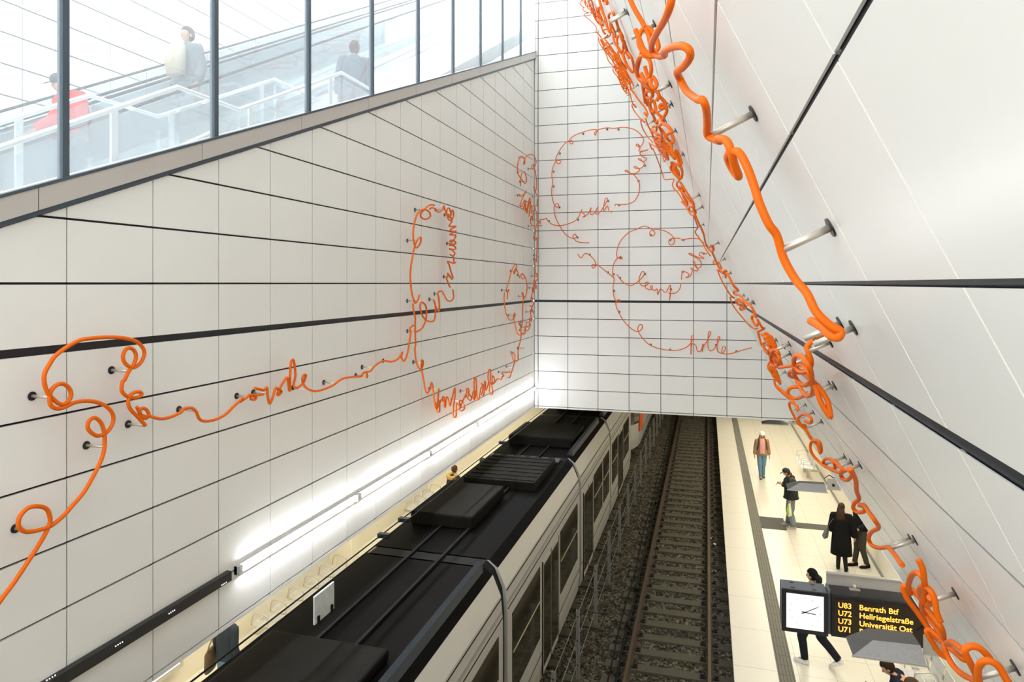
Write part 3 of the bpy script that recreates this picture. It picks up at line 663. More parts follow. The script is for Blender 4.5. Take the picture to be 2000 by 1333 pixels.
M['clip'] = mat('dark_rail_clip', (0.012, 0.007, 0.004), 0.7)
# ballast surface: a bumpy grid of real relief with loose stones
bm = B(); rnd = random.Random(3)
nx, ny = 58, 420
ys = [-7.9+ (YE+7.8)*j/ny for j in range(ny+1)]; xs = [-5.4+(PE+0.2+5.4)*i/nx for i in range(nx+1)]
grid = [[bm.verts.new((x, y, ZR-0.175+rnd.uniform(-0.02, 0.02))) for x in xs] for y in ys]
for j in range(ny):
    for i in range(nx): bm.faces.new((grid[j][i], grid[j][i+1], grid[j+1][i+1], grid[j+1][i]))
for k in range(14000):
    t = rnd.random(); y = 10.5+26*t*t; x = rnd.uniform(-2.75, PE+0.1)
    s = rnd.uniform(0.016, 0.034); c = Vector((x, y, ZR-0.165+rnd.uniform(-.008, .012)))
    R = Matrix.Rotation(rnd.uniform(0, 6.28), 3, 'Z')
    pts = [c+R@Vector(p)*s*rnd.uniform(0.7, 1.2) for p in ((1,0,0),(-1,.2,0),(.1,1,0),(0,-.9,.1),(0,0,.8),(.1,0,-.8))]
    vs = [bm.verts.new(p) for p in pts]
    for q in ((0,2,4),(2,1,4),(1,3,4),(3,0,4),(2,0,5),(1,2,5),(3,1,5),(0,3,5)): bm.faces.new([vs[i] for i in q])
tag(obj('ballast', bm, M['ballast'], recalc=False), 'dark grey-brown ballast stones filling the track bed between the platforms', 'ballast', kind='stuff')
TR = (-1.455, 0.045)        # right track rails (centres)
TL = (-4.68, -3.18)         # left track rails
def rail(x, label):
    prof = [(-0.07, -0.16), (0.07, -0.16), (0.07, -0.145), (0.012, -0.125), (0.012, -0.04), (0.036, -0.03), (0.036, -0.004), (0.028, 0), (-0.028, 0), (-0.036, -0.004), (-0.036, -0.03), (-0.012, -0.04), (-0.012, -0.125), (-0.07, -0.145)]
    bm = B(); prism(bm, [(x+a, -8, ZR+b) for a, b in prof], (0, YE+8, 0), 0)
    o = tag(obj('rail', bm, M['rust']), label, 'rail', 'rails')
    bm = B(); box(bm, x-0.026, x+0.026, -8, YE, ZR, ZR+0.0025)
    obj('running_surface', bm, M['railtop'], o)
rail(TR[0], 'left rusty steel rail of the empty right-hand track')
rail(TR[1], 'right rusty steel rail of the empty track, next to the platform with the people')
rail(TL[0], 'rail under the tram, on the side of the left platform'); rail(TL[1], 'rail under the tram, on the side of the grey fence posts')
def sleeper(rails, x, y):
    t = thing('railway_sleeper', 'grey concrete sleeper with four rail clips lying in the ballast of the empty right-hand track', 'sleeper', (x, y, ZR-0.15), group='sleepers of the right-hand track')
    bm = B()
    prof = [(-0.14, -0.1), (0.14, -0.1), (0.12, 0.015), (-0.12, 0.015)]
    prism(bm, [(-1.2, a, b) for a, b in prof], (2.4, 0, 0)); obj('beam', bm, M['sleeper'], t)
    for r in rails:
        for s in (-1, 1):
            bm = B(); box(bm, r-x+s*0.12-0.05, r-x+s*0.12+0.05, -0.06, 0.06, 0.01, 0.045); cyl(bm, (r-x+s*0.13, 0, 0.04), (r-x+s*0.13, 0, 0.085), 0.03, 8)
            obj('rail_clip', bm, M['clip'], t)
    return t
s0 = sleeper(TR, (TR[0]+TR[1])/2, 10.2)
for k in range(1, 46): dup(s0, loc=((TR[0]+TR[1])/2, 10.2+0.6*k, ZR-0.15))
s1 = sleeper(TL, (TL[0]+TL[1])/2, 10.5)
s1['label'] = 'concrete sleeper under the tram, only its end showing by the grey fence posts'; s1['group'] = 'sleepers under the tram'
for ch in s1.children: pass
for k in range(1, 22):
    dup(s1, loc=((TL[0]+TL[1])/2, 10.5+1.2*k, ZR-0.15))
# cable and hoses beside the left rail
bm = B()
pts = [Vector((-1.62+0.015*math.sin(y*1.7), y, ZR-0.07+0.01*math.sin(y*2.3))) for y in [10+0.5*i for i in range(60)]]
sweep(bm, pts, 0.022, 8)
for y in (11.9, 14.6, 16.4, 23.0): cyl(bm, (-1.62, y-0.12, ZR-0.05), (-1.62, y+0.12, ZR-0.05), 0.05, 10)
tag(obj('track_cable', bm, M['rubber']), 'thick black cable lying along the left rail of the empty track', 'cable')
bm = B()
sweep(bm, [Vector((-1.78+0.02*math.sin(y*1.1+1), y, ZR-0.12)) for y in [10+0.5*i for i in range(60)]], 0.014, 8)
tag(obj('track_cable', bm, M['rubber']), 'thin black cable lying in the ballast beside the thick one', 'cable')
M['yellow'] = mat('yellow_marker', (0.75, 0.55, 0.03), 0.5, noise=0.3, nscale=25)
p = onX(1220, 1262, -1.7); 
bm = B(); box(bm, -0.012, 0.012, -0.16, 0.16, -0.06, 0.07)
tag(obj('yellow_marker', bm, M['yellow'], loc=(-1.58, 11.2, ZR-0.01)), 'small yellow marker plate clamped beside the left rail of the empty track', 'marker')
M['litter'] = mat('white_litter', (0.8, 0.8, 0.8), 0.5)
for i, (x, y, lab) in enumerate(((1389, 1053, 'small strip of white paper litter beside the right rail, upper of three'), (1396, 1064, 'crumpled white foil litter right of the right rail'), (1395, 1117, 'white scrap of litter beside the platform edge, lowest of three'))):
    tx, ty = ray(x, y); Y = (ZC-(ZR-0.11))/ty
    bm = B()
    ellipsoid(bm, (0, 0, 0), 0.05 if i else 0.02, 0.06, 0.012, seg=7, ring=5)
    for v in bm.verts: v.co += Vector((rnd.uniform(-.012, .012), rnd.uniform(-.012, .012), rnd.uniform(-.01, .01)))
    o = obj('litter_scrap', bm, M['litter'], loc=(tx*Y, Y, ZR-0.10)); tag(o, lab, 'litter')
# fence posts between the tracks
M['postgrey'] = mat('galvanised_grey', (0.22, 0.22, 0.205), 0.6)
Yp = [10.4+2.08*k for k in range(0, 14)]
def fpost():
    t = thing('fence_post', 'grey flat steel fence post with a concrete foot standing between the two tracks', 'post', (-2.31, Yp[0], ZR-0.16), group='fence posts between the tracks')
    bm = B(); box(bm, -0.035, 0.035, -0.01, 0.01, 0, 1.32); box(bm, -0.035, -0.02, -0.03, 0.03, 0, 1.32); obj('upright', bm, M['postgrey'], t)
    bm = B(); box(bm, -0.3, 0.1, -0.11, 0.11, -0.05, 0.035); obj('foot', bm, M['sleeper'], t)
    for z in (0.3, 0.75, 1.2):
        bm = B(); cyl(bm, (-0.01, -0.025, z), (-0.01, 0.0, z), 0.014, 8); obj('bolt', bm, M['blacksteel'], t)
    return t
f0 = fpost()
for y in Yp[1:]: dup(f0, loc=(-2.31, y, ZR-0.16))
for z, nm in ((0.3, 'lowest'), (0.75, 'middle'), (1.2, 'highest')):
    bm = B(); sweep(bm, [Vector((-2.335, y, ZR-0.16+z-0.015*abs(math.sin((y-Yp[0])/2.08*math.pi)))) for y in [8.5+0.52*i for i in range(58)]], 0.006, 6)
    tag(obj('fence_wire', bm, M['postgrey']), nm+' wire strung along the grey fence posts between the tracks', 'wire', 'fence wires')

# ------------------------------------------------------------------ trams
M['tram_white'] = mat('tram_pale_silver', (0.5, 0.49, 0.46), 0.35, spec=0.5, noise=0.03, nscale=2, coat=0.3)
M['tram_grey'] = mat('tram_grey_band', (0.3, 0.31, 0.31), 0.4)
M['tram_roof'] = mat('tram_black_roof', (0.0035, 0.003, 0.0025), 0.7, noise=0.3, nscale=3, spec=0.05)
M['roof_box'] = mat('tram_roof_equipment', (0.008, 0.007, 0.005), 0.7, noise=0.3, nscale=5, spec=0.08)
M['winglass'] = mat('dark_tram_glass', (0.03, 0.026, 0.016), 0.08, spec=0.6)
M['fairing'] = mat('blue_grey_fairing', (0.035, 0.045, 0.06), 0.5, spec=0.3)
M['tram_orange'] = mat('tram_orange_red', (0.85, 0.12, 0.03), 0.4)
M['tramyellow'] = mat('pale_grab_line', (0.55, 0.47, 0.28), 0.4)
XC = -3.96; HWd = 1.2
ZRf = ZC-4.02                      # flat roof height
prof = [(-1.16, 0.02), (-1.2, 0.35), (-1.2, ZC-4.75), (-1.17, ZC-4.40), (-1.05, ZC-4.12), (-0.92, ZRf), (0.92, ZRf), (1.05, ZC-4.12), (1.17, ZC-4.40), (1.2, ZC-4.75), (1.2, 0.35), (1.16, 0.02)]
def tram(name, label, y0, y1, gaps, nose_lo, nose_hi):
    t = thing(name, label, 'tram', (XC, y0, ZR))
    def ring(y, k):
        return [(x*k, y-y0, (z-ZR-0.3)*1.0+0.3-ZR*0 if False else z-ZR) for x, z in prof]
    secs = [y0]+[g for g in gaps]+[y1]
    for i in range(len(secs)-1):
        a, b = secs[i]+(0.12 if i > 0 else 0), secs[i+1]-(0.12 if i < len(secs)-2 else 0)
        bm = B()
        st = [(a, 1.0), (b, 1.0)]
        if i == 0 and nose_lo: st = [(a, 0.35), (a+0.12, 0.62), (a+0.45, 0.84), (a+1.0, 0.96), (a+1.6, 1.0), (b, 1.0)]
        if i == len(secs)-2 and nose_hi: st = [(a, 1.0), (b-1.6, 1.0), (b-1.0, 0.96), (b-0.45, 0.84), (b-0.12, 0.62), (b, 0.35)]
        rings = [[bm.verts.new(p) for p in ring(y, k)] for y, k in st]
        n = len(prof)
        for r0, r1 in zip(rings[:-1], rings[1:]):
            for k in range(n):
                f = bm.faces.new((r0[k], r0[(k+1) % n], r1[(k+1) % n], r1[k]))
                f.material_index = 1 if 4 <= k <= 6 else 0
        bm.faces.new(rings[0]); bm.faces.new(rings[-1][::-1])
        body = obj('car_body', bm, [M['tram_white'], M['tram_roof']], t)
        # trim lines along the side
        for z, w, m in ((4.44, 0.012, 'rubber'), (4.62, 0.05, 'tram_grey'), (4.70, 0.010, 'rubber'), (6.42, 0.012, 'rubber')):
            bm = B()
            aa = a+(1.7 if i == 0 and nose_lo else 0.02); bb = b-(1.7 if i == len(secs)-2 and nose_hi else 0.02)
            for s in (1, -1):
                x = 1.176 if z < 4.5 else (1.19 if z < 4.68 else (1.198 if z < 4.8 else 1.2))
                prism(bm, [(s*(x-0.01), aa-y0, ZC-z-ZR-w/2), (s*(x+0.006), aa-y0, ZC-z-ZR-w/2), (s*(x+0.006), aa-y0, ZC-z-ZR+w/2), (s*(x-0.01), aa-y0, ZC-z-ZR+w/2)], (0, bb-aa, 0))
            obj('side_line', bm, M[m], body)
    for g in gaps:
        bm = B()
        q = [(x*0.955, z) for x, z in prof]
        prism(bm, [(x, g-0.16-y0, z-ZR) for x, z in q], (0, 0.32, 0)); obj('gangway', bm, M['rubber'], t)
    return t
tr = tram('tram', 'pale silver tram with a black roof running on the left track', -6.5, 27.2, [3.2, 9.25, 15.2, 20.2], False, True)
y00 = -6.5
def win(t, y0, a, b, door=False, hl=4.86, hh=6.08):
    zz0 = ZC-hh-ZR; zz1 = ZC-hl-ZR
    nm = 'door' if door else 'window'
    if door: zz0 = 0.42
    for s in (1, -1):
        x = 1.2*s; bm = B()
        prism(bm, [(x-0.01*s, a-y0, zz0), (x+0.012*s, a-y0, zz0), (x+0.012*s, a-y0, zz1), (x-0.01*s, a-y0, zz1)], (0, b-a, 0), 0)
        w = obj(nm, bm, [M['tram_white'] if door else M['winglass']], t)
        if door:
            for (c, d) in ((a+0.07, (a+b)/2-0.05), ((a+b)/2+0.05, b-0.07)):
                bm = B(); prism(bm, [(x+0.008*s, c-y0, zz0+0.12), (x+0.018*s, c-y0, zz0+0.12), (x+0.018*s, c-y0, zz1-0.08), (x+0.008*s, c-y0, zz1-0.08)], (0, d-c, 0)); obj('door_glass', bm, M['winglass'], w)
            for yy in (a, (a+b)/2, b):
                bm = B(); prism(bm, [(x, yy-0.015-y0, zz0), (x+0.017*s, yy-0.015-y0, zz0), (x+0.017*s, yy-0.015-y0, zz1), (x, yy-0.015-y0, zz1)], (0, 0.03, 0)); obj('door_seal', bm, M['rubber'], w)
        else:
            bm = B(); prism(bm, [(x, a-y0+0.03, zz0+0.62), (x+0.016*s, a-y0+0.03, zz0+0.62), (x+0.016*s, a-y0+0.03, zz0+0.645), (x, a-y0+0.03, zz0+0.645)], (0, b-a-0.06, 0)); obj('window_bar', bm, M['tramyellow'], w)
for a, b, d in ((3.6,5.6,0),(5.8,7.0,1),(7.2,8.9,0),(9.6,11.3,0),(11.5,12.8,1),(13.0,14.8,0),(15.55,16.9,1),(17.1,18.5,0),(18.7,19.85,0),(20.5,21.8,0),(22.0,23.2,1),(23.4,25.0,0)):
    win(tr, y00, a, b, bool(d))
# roof equipment of the first tram
zr = ZRf-ZR
def rbox(t, y0, xa, xb, a, b, hgt, m='roof_box', nm='roof_box', ribs=0):
    bm = B(); box(bm, xa, xb, a-y0, b-y0, zr-0.0, zr+hgt)
    for k in range(ribs):
        y = a+(b-a)*(k+0.5)/ribs; box(bm, xa+0.03, xb-0.03, y-y0-0.03, y-y0+0.03, zr+hgt, zr+hgt+0.012, 0)
    obj(nm, bm, M[m], t, bevel=0.03)
rbox(tr, y00, -0.75, 0.7, 4.2, 6.6, 0.12); rbox(tr, y00, -0.8, 0.3, 10.4, 12.2, 0.22); rbox(tr, y00, -0.7, 0.75, 12.7, 14.6, 0.16, ribs=7)
rbox(tr, y00, -0.8, 0.8, 16.2, 17.9, 0.25); rbox(tr, y00, -0.6, 0.6, 21.0, 24.0, 0.2, ribs=8)
for i in range(6):
    rbox(tr, y00, -0.78+0.28*i, -0.62+0.28*i, 14.75, 15.1, 0.05, 'fairing', 'roof_grille')
bm = B()
for x in (-0.24, 0.24): box(bm, x-0.02, x+0.02, 3.4-y00, 26-y00, zr, zr+0.045)
obj('roof_rail', bm, M['rubber'], tr)
bm = B()
for a, b in ((-6, 9.0), (15.6, 19.6), (20.5, 25)):
    prism(bm, [(0.80, a-y00, zr), (0.95, a-y00, zr-0.02), (0.93, a-y00, zr+0.10), (0.88, a-y00, zr+0.14)], (0, b-a, 0))
obj('roof_fairing', bm, M['fairing'], tr)
t2 = tram('tram', 'second tram ahead on the left track, showing a windscreen and an orange-red pillar', 28.2, 47.0, [34.0, 41.0], True, False)
win(t2, 28.2, 32.0, 33.6); win(t2, 28.2, 34.4, 36.2); win(t2, 28.2, 36.6, 38.0, True)
bm = B()
prism(bm, [(-0.45, -0.03, 1.35), (0.45, -0.03, 1.35), (0.79, 0.09, 1.35), (1.04, 0.42, 1.35), (1.19, 0.98, 1.35), (1.16, 0.98, 1.35), (0.9, 0.42, 1.35), (0.4, 0.05, 1.35), (-0.4, 0.05, 1.35)], (0, 0, 1.35))
obj('windscreen', bm, M['winglass'], t2)
bm = B()
prism(bm, [(1.18, 1.05, 0.95), (1.225, 1.05, 0.95), (1.225, 2.4, 0.95), (1.18, 2.4, 0.95)], (0, 0, 1.8))
obj('orange_pillar', bm, M['tram_orange'], t2, recalc=True)
for z in (1.02, 0.8):
    bm = B(); ellipsoid(bm, (0.62, 0.06, z), 0.09, 0.04, 0.06, seg=12, ring=8); obj('headlight', bm, M['dial'] if z > 1 else M['tram_orange'], t2)
# overhead wires, clamps and the white plate
HWi = 3.24
def wire(x, lab):
    bm = B(); sweep(bm, [(x, -7.9, ZC-HWi), (x, 12, ZC-HWi), (x, YE-0.1, ZC-HWi)], 0.0085, 8)
    return tag(obj('overhead_wire', bm, M['rubber']), lab, 'wire', 'overhead wires above the tram')
wire(-4.03, 'overhead wire above the tram, the one nearer to the left wall')
wire(-3.94, 'overhead wire above the tram, the one nearer to the tracks')
for i, (x, y) in enumerate(((752, 1047), (790, 1016), (975, 865))):
    tx, ty = ray(x, y); Y = HWi/ty
    t = thing('wire_clamp', 'black clamp across the two overhead wires, '+['nearest one, low in the view', 'middle one just behind the nearest', 'farthest one near the corner'][i], 'clamp', (-3.985, Y, ZC-HWi), group='clamps on the overhead wires')
    bm = B(); box(bm, -0.08, 0.08, -0.04, 0.04, -0.025, 0.03); obj('clamp_bar', bm, M['rubber'], t, bevel=0.006)
    for s in (-1, 1):
        bm = B(); cyl(bm, (s*0.045, -0.07, 0), (s*0.045, 0.07, 0), 0.018, 10); obj('clamp_sleeve', bm, M['rubber'], t)
bm = B(); box(bm, -0.01, 0.01, -0.19, 0.19, -0.29, 0.0)
M['dirtywhite'] = mat('scuffed_white_plate', (0.55, 0.58, 0.58), 0.5, noise=0.25, nscale=14)
tt = thing('insulating_plate', 'scuffed white plate with two black clips hanging from the overhead wires above the tram', 'plate', (-3.9, 6.35, ZC-HWi+0.0))
obj('plate', bm, M['dirtywhite'], tt)
for y in (-0.13, 0.13):
    bm = B(); cyl(bm, (0.02, y, -0.24), (-0.03, y, -0.24), 0.02, 10); box(bm, 0.0, 0.03, y-0.012, y+0.012, -0.3, -0.22); obj('clip', bm, M['rubber'], tt)
# ================================================================== clock, display, hoods, benches, stairs
M['casing'] = mat('grey_blue_casing', (0.16, 0.18, 0.21), 0.45, metal=0.3)
M['blackframe'] = mat('black_frame', (0.008, 0.009, 0.013), 0.35)
M['ink'] = mat('dark_clock_ink', (0.01, 0.012, 0.02), 0.5)
M['tick'] = mat('grey_clock_tick', (0.45, 0.47, 0.5), 0.5)
YC = 9.1
# --- clock
cx0, cx1 = 0.905, 1.432; cz1, cz0 = ZC-3.83, ZC-4.352
ck = thing('platform_clock', 'square lit station clock in a dark case, its white dial showing ten past three', 'clock', ((cx0+cx1)/2, YC, cz0))
W = (cx1-cx0)/2; Hc = cz1-cz0
bm = B(); box(bm, -W, W, 0.02, 0.30, 0.0, Hc); obj('case', bm, M['casing'], ck, bevel=0.008)
bm = B(); box(bm, -W-0.004, W+0.004, 0.0, 0.03, -0.004, Hc+0.004); obj('front_frame', bm, M['blackframe'], ck, bevel=0.006)
bm = B()
for x, y in ((-0.13, 0.08), (0.12, 0.08), (-0.13, 0.23), (0.12, 0.23)): box(bm, x-0.025, x+0.025, y-0.012, y+0.012, Hc, Hc+0.004)
obj('latch', bm, M['blackframe'], ck)
fx0, fx1 = -0.215, 0.215; cz = Hc/2+0.005; hz = 0.215
bm = B(); box(bm, fx0, fx1, -0.004, 0.0, cz-hz, cz+hz); dial = obj('dial', bm, M['dial'], ck)
bm = B()
for k in range(60):
    a = k*math.pi/30; L = 0.022 if k % 5 == 0 else 0.012; r1 = 0.186; w_ = 0.0022 if k % 5 else 0.0035
    d = Vector((math.sin(a), 0, math.cos(a))); n_ = Vector((d.z, 0, -d.x))
    p = [Vector((0, -0.0045, cz))+d*(r1-L)-n_*w_, Vector((0, -0.0045, cz))+d*(r1-L)+n_*w_, Vector((0, -0.0045, cz))+d*r1+n_*w_, Vector((0, -0.0045, cz))+d*r1-n_*w_]
    prism(bm, p, (0, -0.0006, 0))
obj('minute_mark', bm, M['tick'], dial)
def hand(nm, deg, L, tail, w_):
    a = math.radians(deg); d = Vector((math.sin(a), 0, math.cos(a))); n_ = Vector((d.z, 0, -d.x)); c = Vector((0, -0.008, cz))
    bm = B(); prism(bm, [c-d*tail-n_*w_, c-d*tail+n_*w_, c+d*L+n_*w_*0.8, c+d*L-n_*w_*0.8], (0, -0.002, 0)); 
    if nm == 'hour_hand': cyl(bm, c+Vector((0, 0.0, 0)), c+Vector((0, -0.006, 0)), 0.008, 12)
    obj(nm, bm, M['ink'], dial)
hand('minute_hand', 61, 0.165, 0.045, 0.0045); hand('hour_hand', 95, 0.125, 0.04, 0.006)
# --- departure display
dx0, dx1 = 1.468, 2.66; dz1, dz0 = ZC-3.82, ZC-4.345
M['dispglass'] = mat('dark_display_glass', (0.018, 0.010, 0.006), 0.25)
M['led'] = mat('amber_led', (1, 0.45, 0.08), 0.4, emit=(1.0, 0.36, 0.04), es=1.5)
M['ledw'] = mat('amber_led_core', (1, 0.6, 0.2), 0.4, emit=(1.0, 0.52, 0.12), es=3.5)
dp = thing('departure_display', 'wide black departure display with four lines of amber lettering, hung right of the clock', 'display', (dx0, YC, dz0))
Wd = dx1-dx0; Hd = dz1-dz0
bm = B(); box(bm, 0, Wd, 0.0, 0.28, 0, Hd); obj('case', bm, M['blackframe'], dp, bevel=0.008)
bm = B(); box(bm, 0.03, Wd-0.03, -0.006, 0.0, 0.05, Hd-0.05); scr = obj('screen', bm, M['dispglass'], dp)
bm = B()
box(bm, -0.01, Wd, 0.29, 0.31, 0.0, Hd+0.15); box(bm, -0.01, Wd, 0.25, 0.31, Hd+0.14, Hd+0.152)
obj('rear_cover', bm, M['trimgrey'], dp)
bm = B(); cyl(bm, (0.30, 0.2, Hd), (0.30, 0.2, Hd+0.07), 0.018, 14); box(bm, 0.24, 0.36, 0.17, 0.23, Hd, Hd+0.008); obj('lock_pin', bm, M['steel'], dp)
bm = B(); box(bm, -0.03, 0.0, 0.05, 0.25, 0.0, Hd+0.02); obj('side_bracket', bm, M['casing'], dp)
def text(body, x, z, size, matr, parent, y=-0.0075, name='lettering', dots=True, wx=1.0):
    cu = bpy.data.curves.new('t', 'FONT'); cu.body = body; cu.size = size; cu.extrude = 0.0006; cu.offset = 0.0012; cu.resolution_u = 3
    o = bpy.data.objects.new('t', cu); COL.objects.link(o)
    dg = bpy.context.evaluated_depsgraph_get(); me = bpy.data.meshes.new_from_object(o.evaluated_get(dg))
    bpy.data.objects.remove(o); bpy.data.curves.remove(cu)
    for v in me.vertices: v.co = Vector((v.co.x*wx, -v.co.z, v.co.y))
    me.materials.clear(); me.materials.append(matr)
    ob = bpy.data.objects.new(name, me); COL.objects.link(ob); ob.parent = parent; ob.location = (x, y, z)
    return ob
rows_ = [('U83', 'Benrath Btf'), ('U72', 'Hellriegelstra\u00dfe'), ('U73', 'Universit\u00e4t Ost'), ('U71', 'Benrath Btf')]
for i, (a, b) in enumerate(rows_):
    z = Hd-0.155-i*0.097
    text(a, 0.075, z, 0.092, M['led'], scr, wx=0.98)
    text(b, 0.31, z, 0.092, M['led'], scr, wx=1.0)
# hanger tying clock and display to the soffit
bm = B(); box(bm, 2.50, 2.58, YC+0.1, YC+0.18, dz1-0.02, ZC-HB+0.06); box(bm, cx1-0.02, 2.58, YC+0.13, YC+0.17, dz0+0.2, dz0+0.24)
tag(obj('sign_hanger', bm, M['casing']), 'grey steel hanger behind the leaning wall carrying clock and display', 'hanger')
# --- hooded lights along the lower edge of the leaning wall
M['hoodpale'] = mat('pale_grey_hood', (0.36, 0.35, 0.34), 0.55, noise=0.18, nscale=40)  # paler grey of the front slope; rear slope and left end are darker
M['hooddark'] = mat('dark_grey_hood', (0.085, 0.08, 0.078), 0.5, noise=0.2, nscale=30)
XH = CR+MR*HB
def hood(Y, label):
    t = thing('luminaire_hood', label, 'luminaire', (1.93, Y, ZC-3.32), group='hooded luminaires under the leaning wall')
    bm = B()
    A = [(-0.68, -0.33, 0), (-0.10, -0.33, 0), (-0.06, 0.27, 0), (-0.44, 0.24, 0), (-0.68, 0.0, 0)]
    v = [bm.verts.new(p) for p in A]; a = bm.verts.new((-0.48, -0.14, 0.07)); b = bm.verts.new((-0.09, -0.12, 0.07))
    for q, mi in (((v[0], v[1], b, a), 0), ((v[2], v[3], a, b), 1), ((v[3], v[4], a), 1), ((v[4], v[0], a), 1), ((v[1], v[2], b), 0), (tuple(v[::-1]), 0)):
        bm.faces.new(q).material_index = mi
    obj('hood', bm, [M['hoodpale'], M['hooddark']], t)
    bm = B(); box(bm, -0.69, -0.09, -0.338, -0.33, -0.012, 0.006); obj('hood_rim', bm, M['trimgrey'], t)
    bm = B(); box(bm, -0.06, 0.14, -0.10, -0.09, -0.02, 0.16); box(bm, 0.10, 0.16, -0.12, 0.2, 0.02, 0.2)
    br = obj('bracket', bm, M['trimgrey'], t)
    bm = B(); cyl(bm, (0.03, -0.115, 0.06), (0.03, -0.09, 0.06), 0.022, 12); obj('pivot_bolt', bm, M['blacksteel'], br)
    bm = B(); sweep(bm, smooth_pts([Vector((-0.08, 0.05, 0.12)), Vector((0.0, 0.08, 0.17)), Vector((0.06, 0.08, 0.13)), Vector((0.12, 0.06, 0.17))], 4), 0.007, 6); obj('cable', bm, M['rubber'], t)
    return t
hood(6.98, 'large grey hooded luminaire just below the departure display')
hood(12.05, 'grey hooded luminaire in front of the man with the cap')
hood(17.35, 'small farthest grey hooded luminaire above the bench')
# --- benches
M['wirewhite'] = mat('white_wire_seat', (0.72, 0.73, 0.72), 0.4, metal=0.3)
M['beam'] = mat('beige_bench_beam', (0.5, 0.47, 0.38), 0.5)
def bench(name, label, x, y, rz, n=4, group=None):
    """seats along local y, facing local -x"""
    t = thing(name, label, 'bench', (x, y, 0), rz, group)
    for i in range(n):
        yc = i*0.58
        bm = B()
        for k in range(17):
            yy = yc-0.24+0.03*k
            sweep(bm, [(-0.24, yy, 0.43), (-0.2, yy, 0.45), (0.1, yy, 0.43), (0.16, yy, 0.47), (0.24, yy, 0.82)], 0.005, 5, cap=False)
        for a in ((-0.24, 0.43), (0.0, 0.437), (0.16, 0.47), (0.24, 0.82)): cyl(bm, (a[0], yc-0.25, a[1]), (a[0], yc+0.25, a[1]), 0.009, 6)
        obj('seat', bm, M['wirewhite'], t)
    for i in range(n+1):
        yy = i*0.58-0.29
        bm = B(); sweep(bm, smooth_pts([Vector(p) for p in ((0.16, yy, 0.46), (0.1, yy, 0.68), (-0.12, yy, 0.68), (-0.2, yy, 0.64), (-0.2, yy, 0.44))], 4), 0.012, 8); obj('armrest', bm, M['steel'], t)
    bm = B(); box(bm, -0.04, 0.04, -0.35, (n-1)*0.58+0.35, 0.33, 0.40); obj('beam', bm, M['beam'], t)
    for i in range(2):
        yy = (n-1)*0.58*(0.15+0.7*i)
        bm = B(); box(bm, -0.04, 0.04, yy-0.05, yy+0.05, 0.0, 0.34); box(bm, -0.03, 0.42, yy-0.03, yy+0.03, 0.24, 0.31); obj('leg', bm, M['beam'], t)
    return t
bench('platform_bench', 'white wire bench on the right platform beyond the far wall, under the smallest hood', 3.45, 26.0, 0, 3)
bench('platform_bench', 'wire bench with chrome armrests at the lower right, two persons sitting on it', 3.42, 10.85, 0, 5)
bench('platform_bench', 'white wire bench on the left platform in front of the white hanging plate', -8.15, 13.6, math.pi, 5)
bench('platform_bench', 'small wire bench on the left platform, farther along past the pillar', -8.15, 19.3, math.pi, 3)
# --- left platform bits
bm = B(); box(bm, -8.3, -7.9, 14.05, 14.4, 0, ZC-HB+0.03)
tag(obj('pillar', bm, M['cream'], bevel=0.02), 'cream square pillar standing on the left platform', 'pillar')
t = thing('information_screen', 'dark framed information screen on the left platform, just below the strip lights', 'screen', (-8.55, 13.75, 1.3))
bm = B(); box(bm, 0, 0.12, -0.35, 0.35, 0, 0.6); obj('frame', bm, M['blackframe'], t)
bm = B(); box(bm, 0.12, 0.125, -0.3, 0.3, 0.05, 0.55); obj('screen', bm, M['dial'], t)
bm = B(); box(bm, -0.2, 0.0, -0.05, 0.05, 0.2, 0.3); obj('wall_arm', bm, M['casing'], t)
p = onX(325, 1322, -8.4)
t = thing('lit_poster_case', 'white lit poster case at the very bottom left of the left platform', 'poster case', (-8.72, 9.0, 0.4))
bm = B(); box(bm, 0, 0.1, -0.6, 0.6, 0, 1.8); obj('frame', bm, M['trimgrey'], t)
bm = B(); box(bm, 0.1, 0.105, -0.52, 0.52, 0.08, 1.72); obj('panel', bm, M['dial'], t)

# --- stairs and escalators behind the glazing
SLO = 0.53
def stairz(Y):           # walking surface of the stair with landings, relative to the eye
    pts = [(-4, 0.1-0.53*7.8), (3.75, 0.1), (5.49, 1.03), (6.4, 1.03), (8.6, 2.1), (9.95, 2.1), (15.2, 4.75), (15.9, 4.75), (20, 6.9)]
    for (a, za), (b, zb) in zip(pts[:-1], pts[1:]):
        if Y <= b: return za+(zb-za)*(Y-a)/(b-a)
    return pts[-1][1]
def flight(bm, x0, x1, Ya, Yb, n, rise_fn):
    for k in range(n):
        y0_ = Ya+(Yb-Ya)*k/n; y1_ = Ya+(Yb-Ya)*(k+1)/n
        z = ZC+rise_fn(y1_)
        box(bm, x0, x1, y0_, y1_+0.02, z-0.5, z)
bm = B()
for a, b, n in ((0.0, 5.49, 17), (5.49, 6.4, 1), (6.4, 8.6, 7), (8.6, 9.95, 1), (9.95, 15.2, 17), (15.2, 15.9, 1), (15.9, 19.5, 12)):
    flight(bm, -6.15, XL-0.30, a, b, n, stairz)
tag(obj('staircase', bm, M['stairstone']), 'pale stone staircase with landings rising behind the glazing at the upper left', 'staircase')
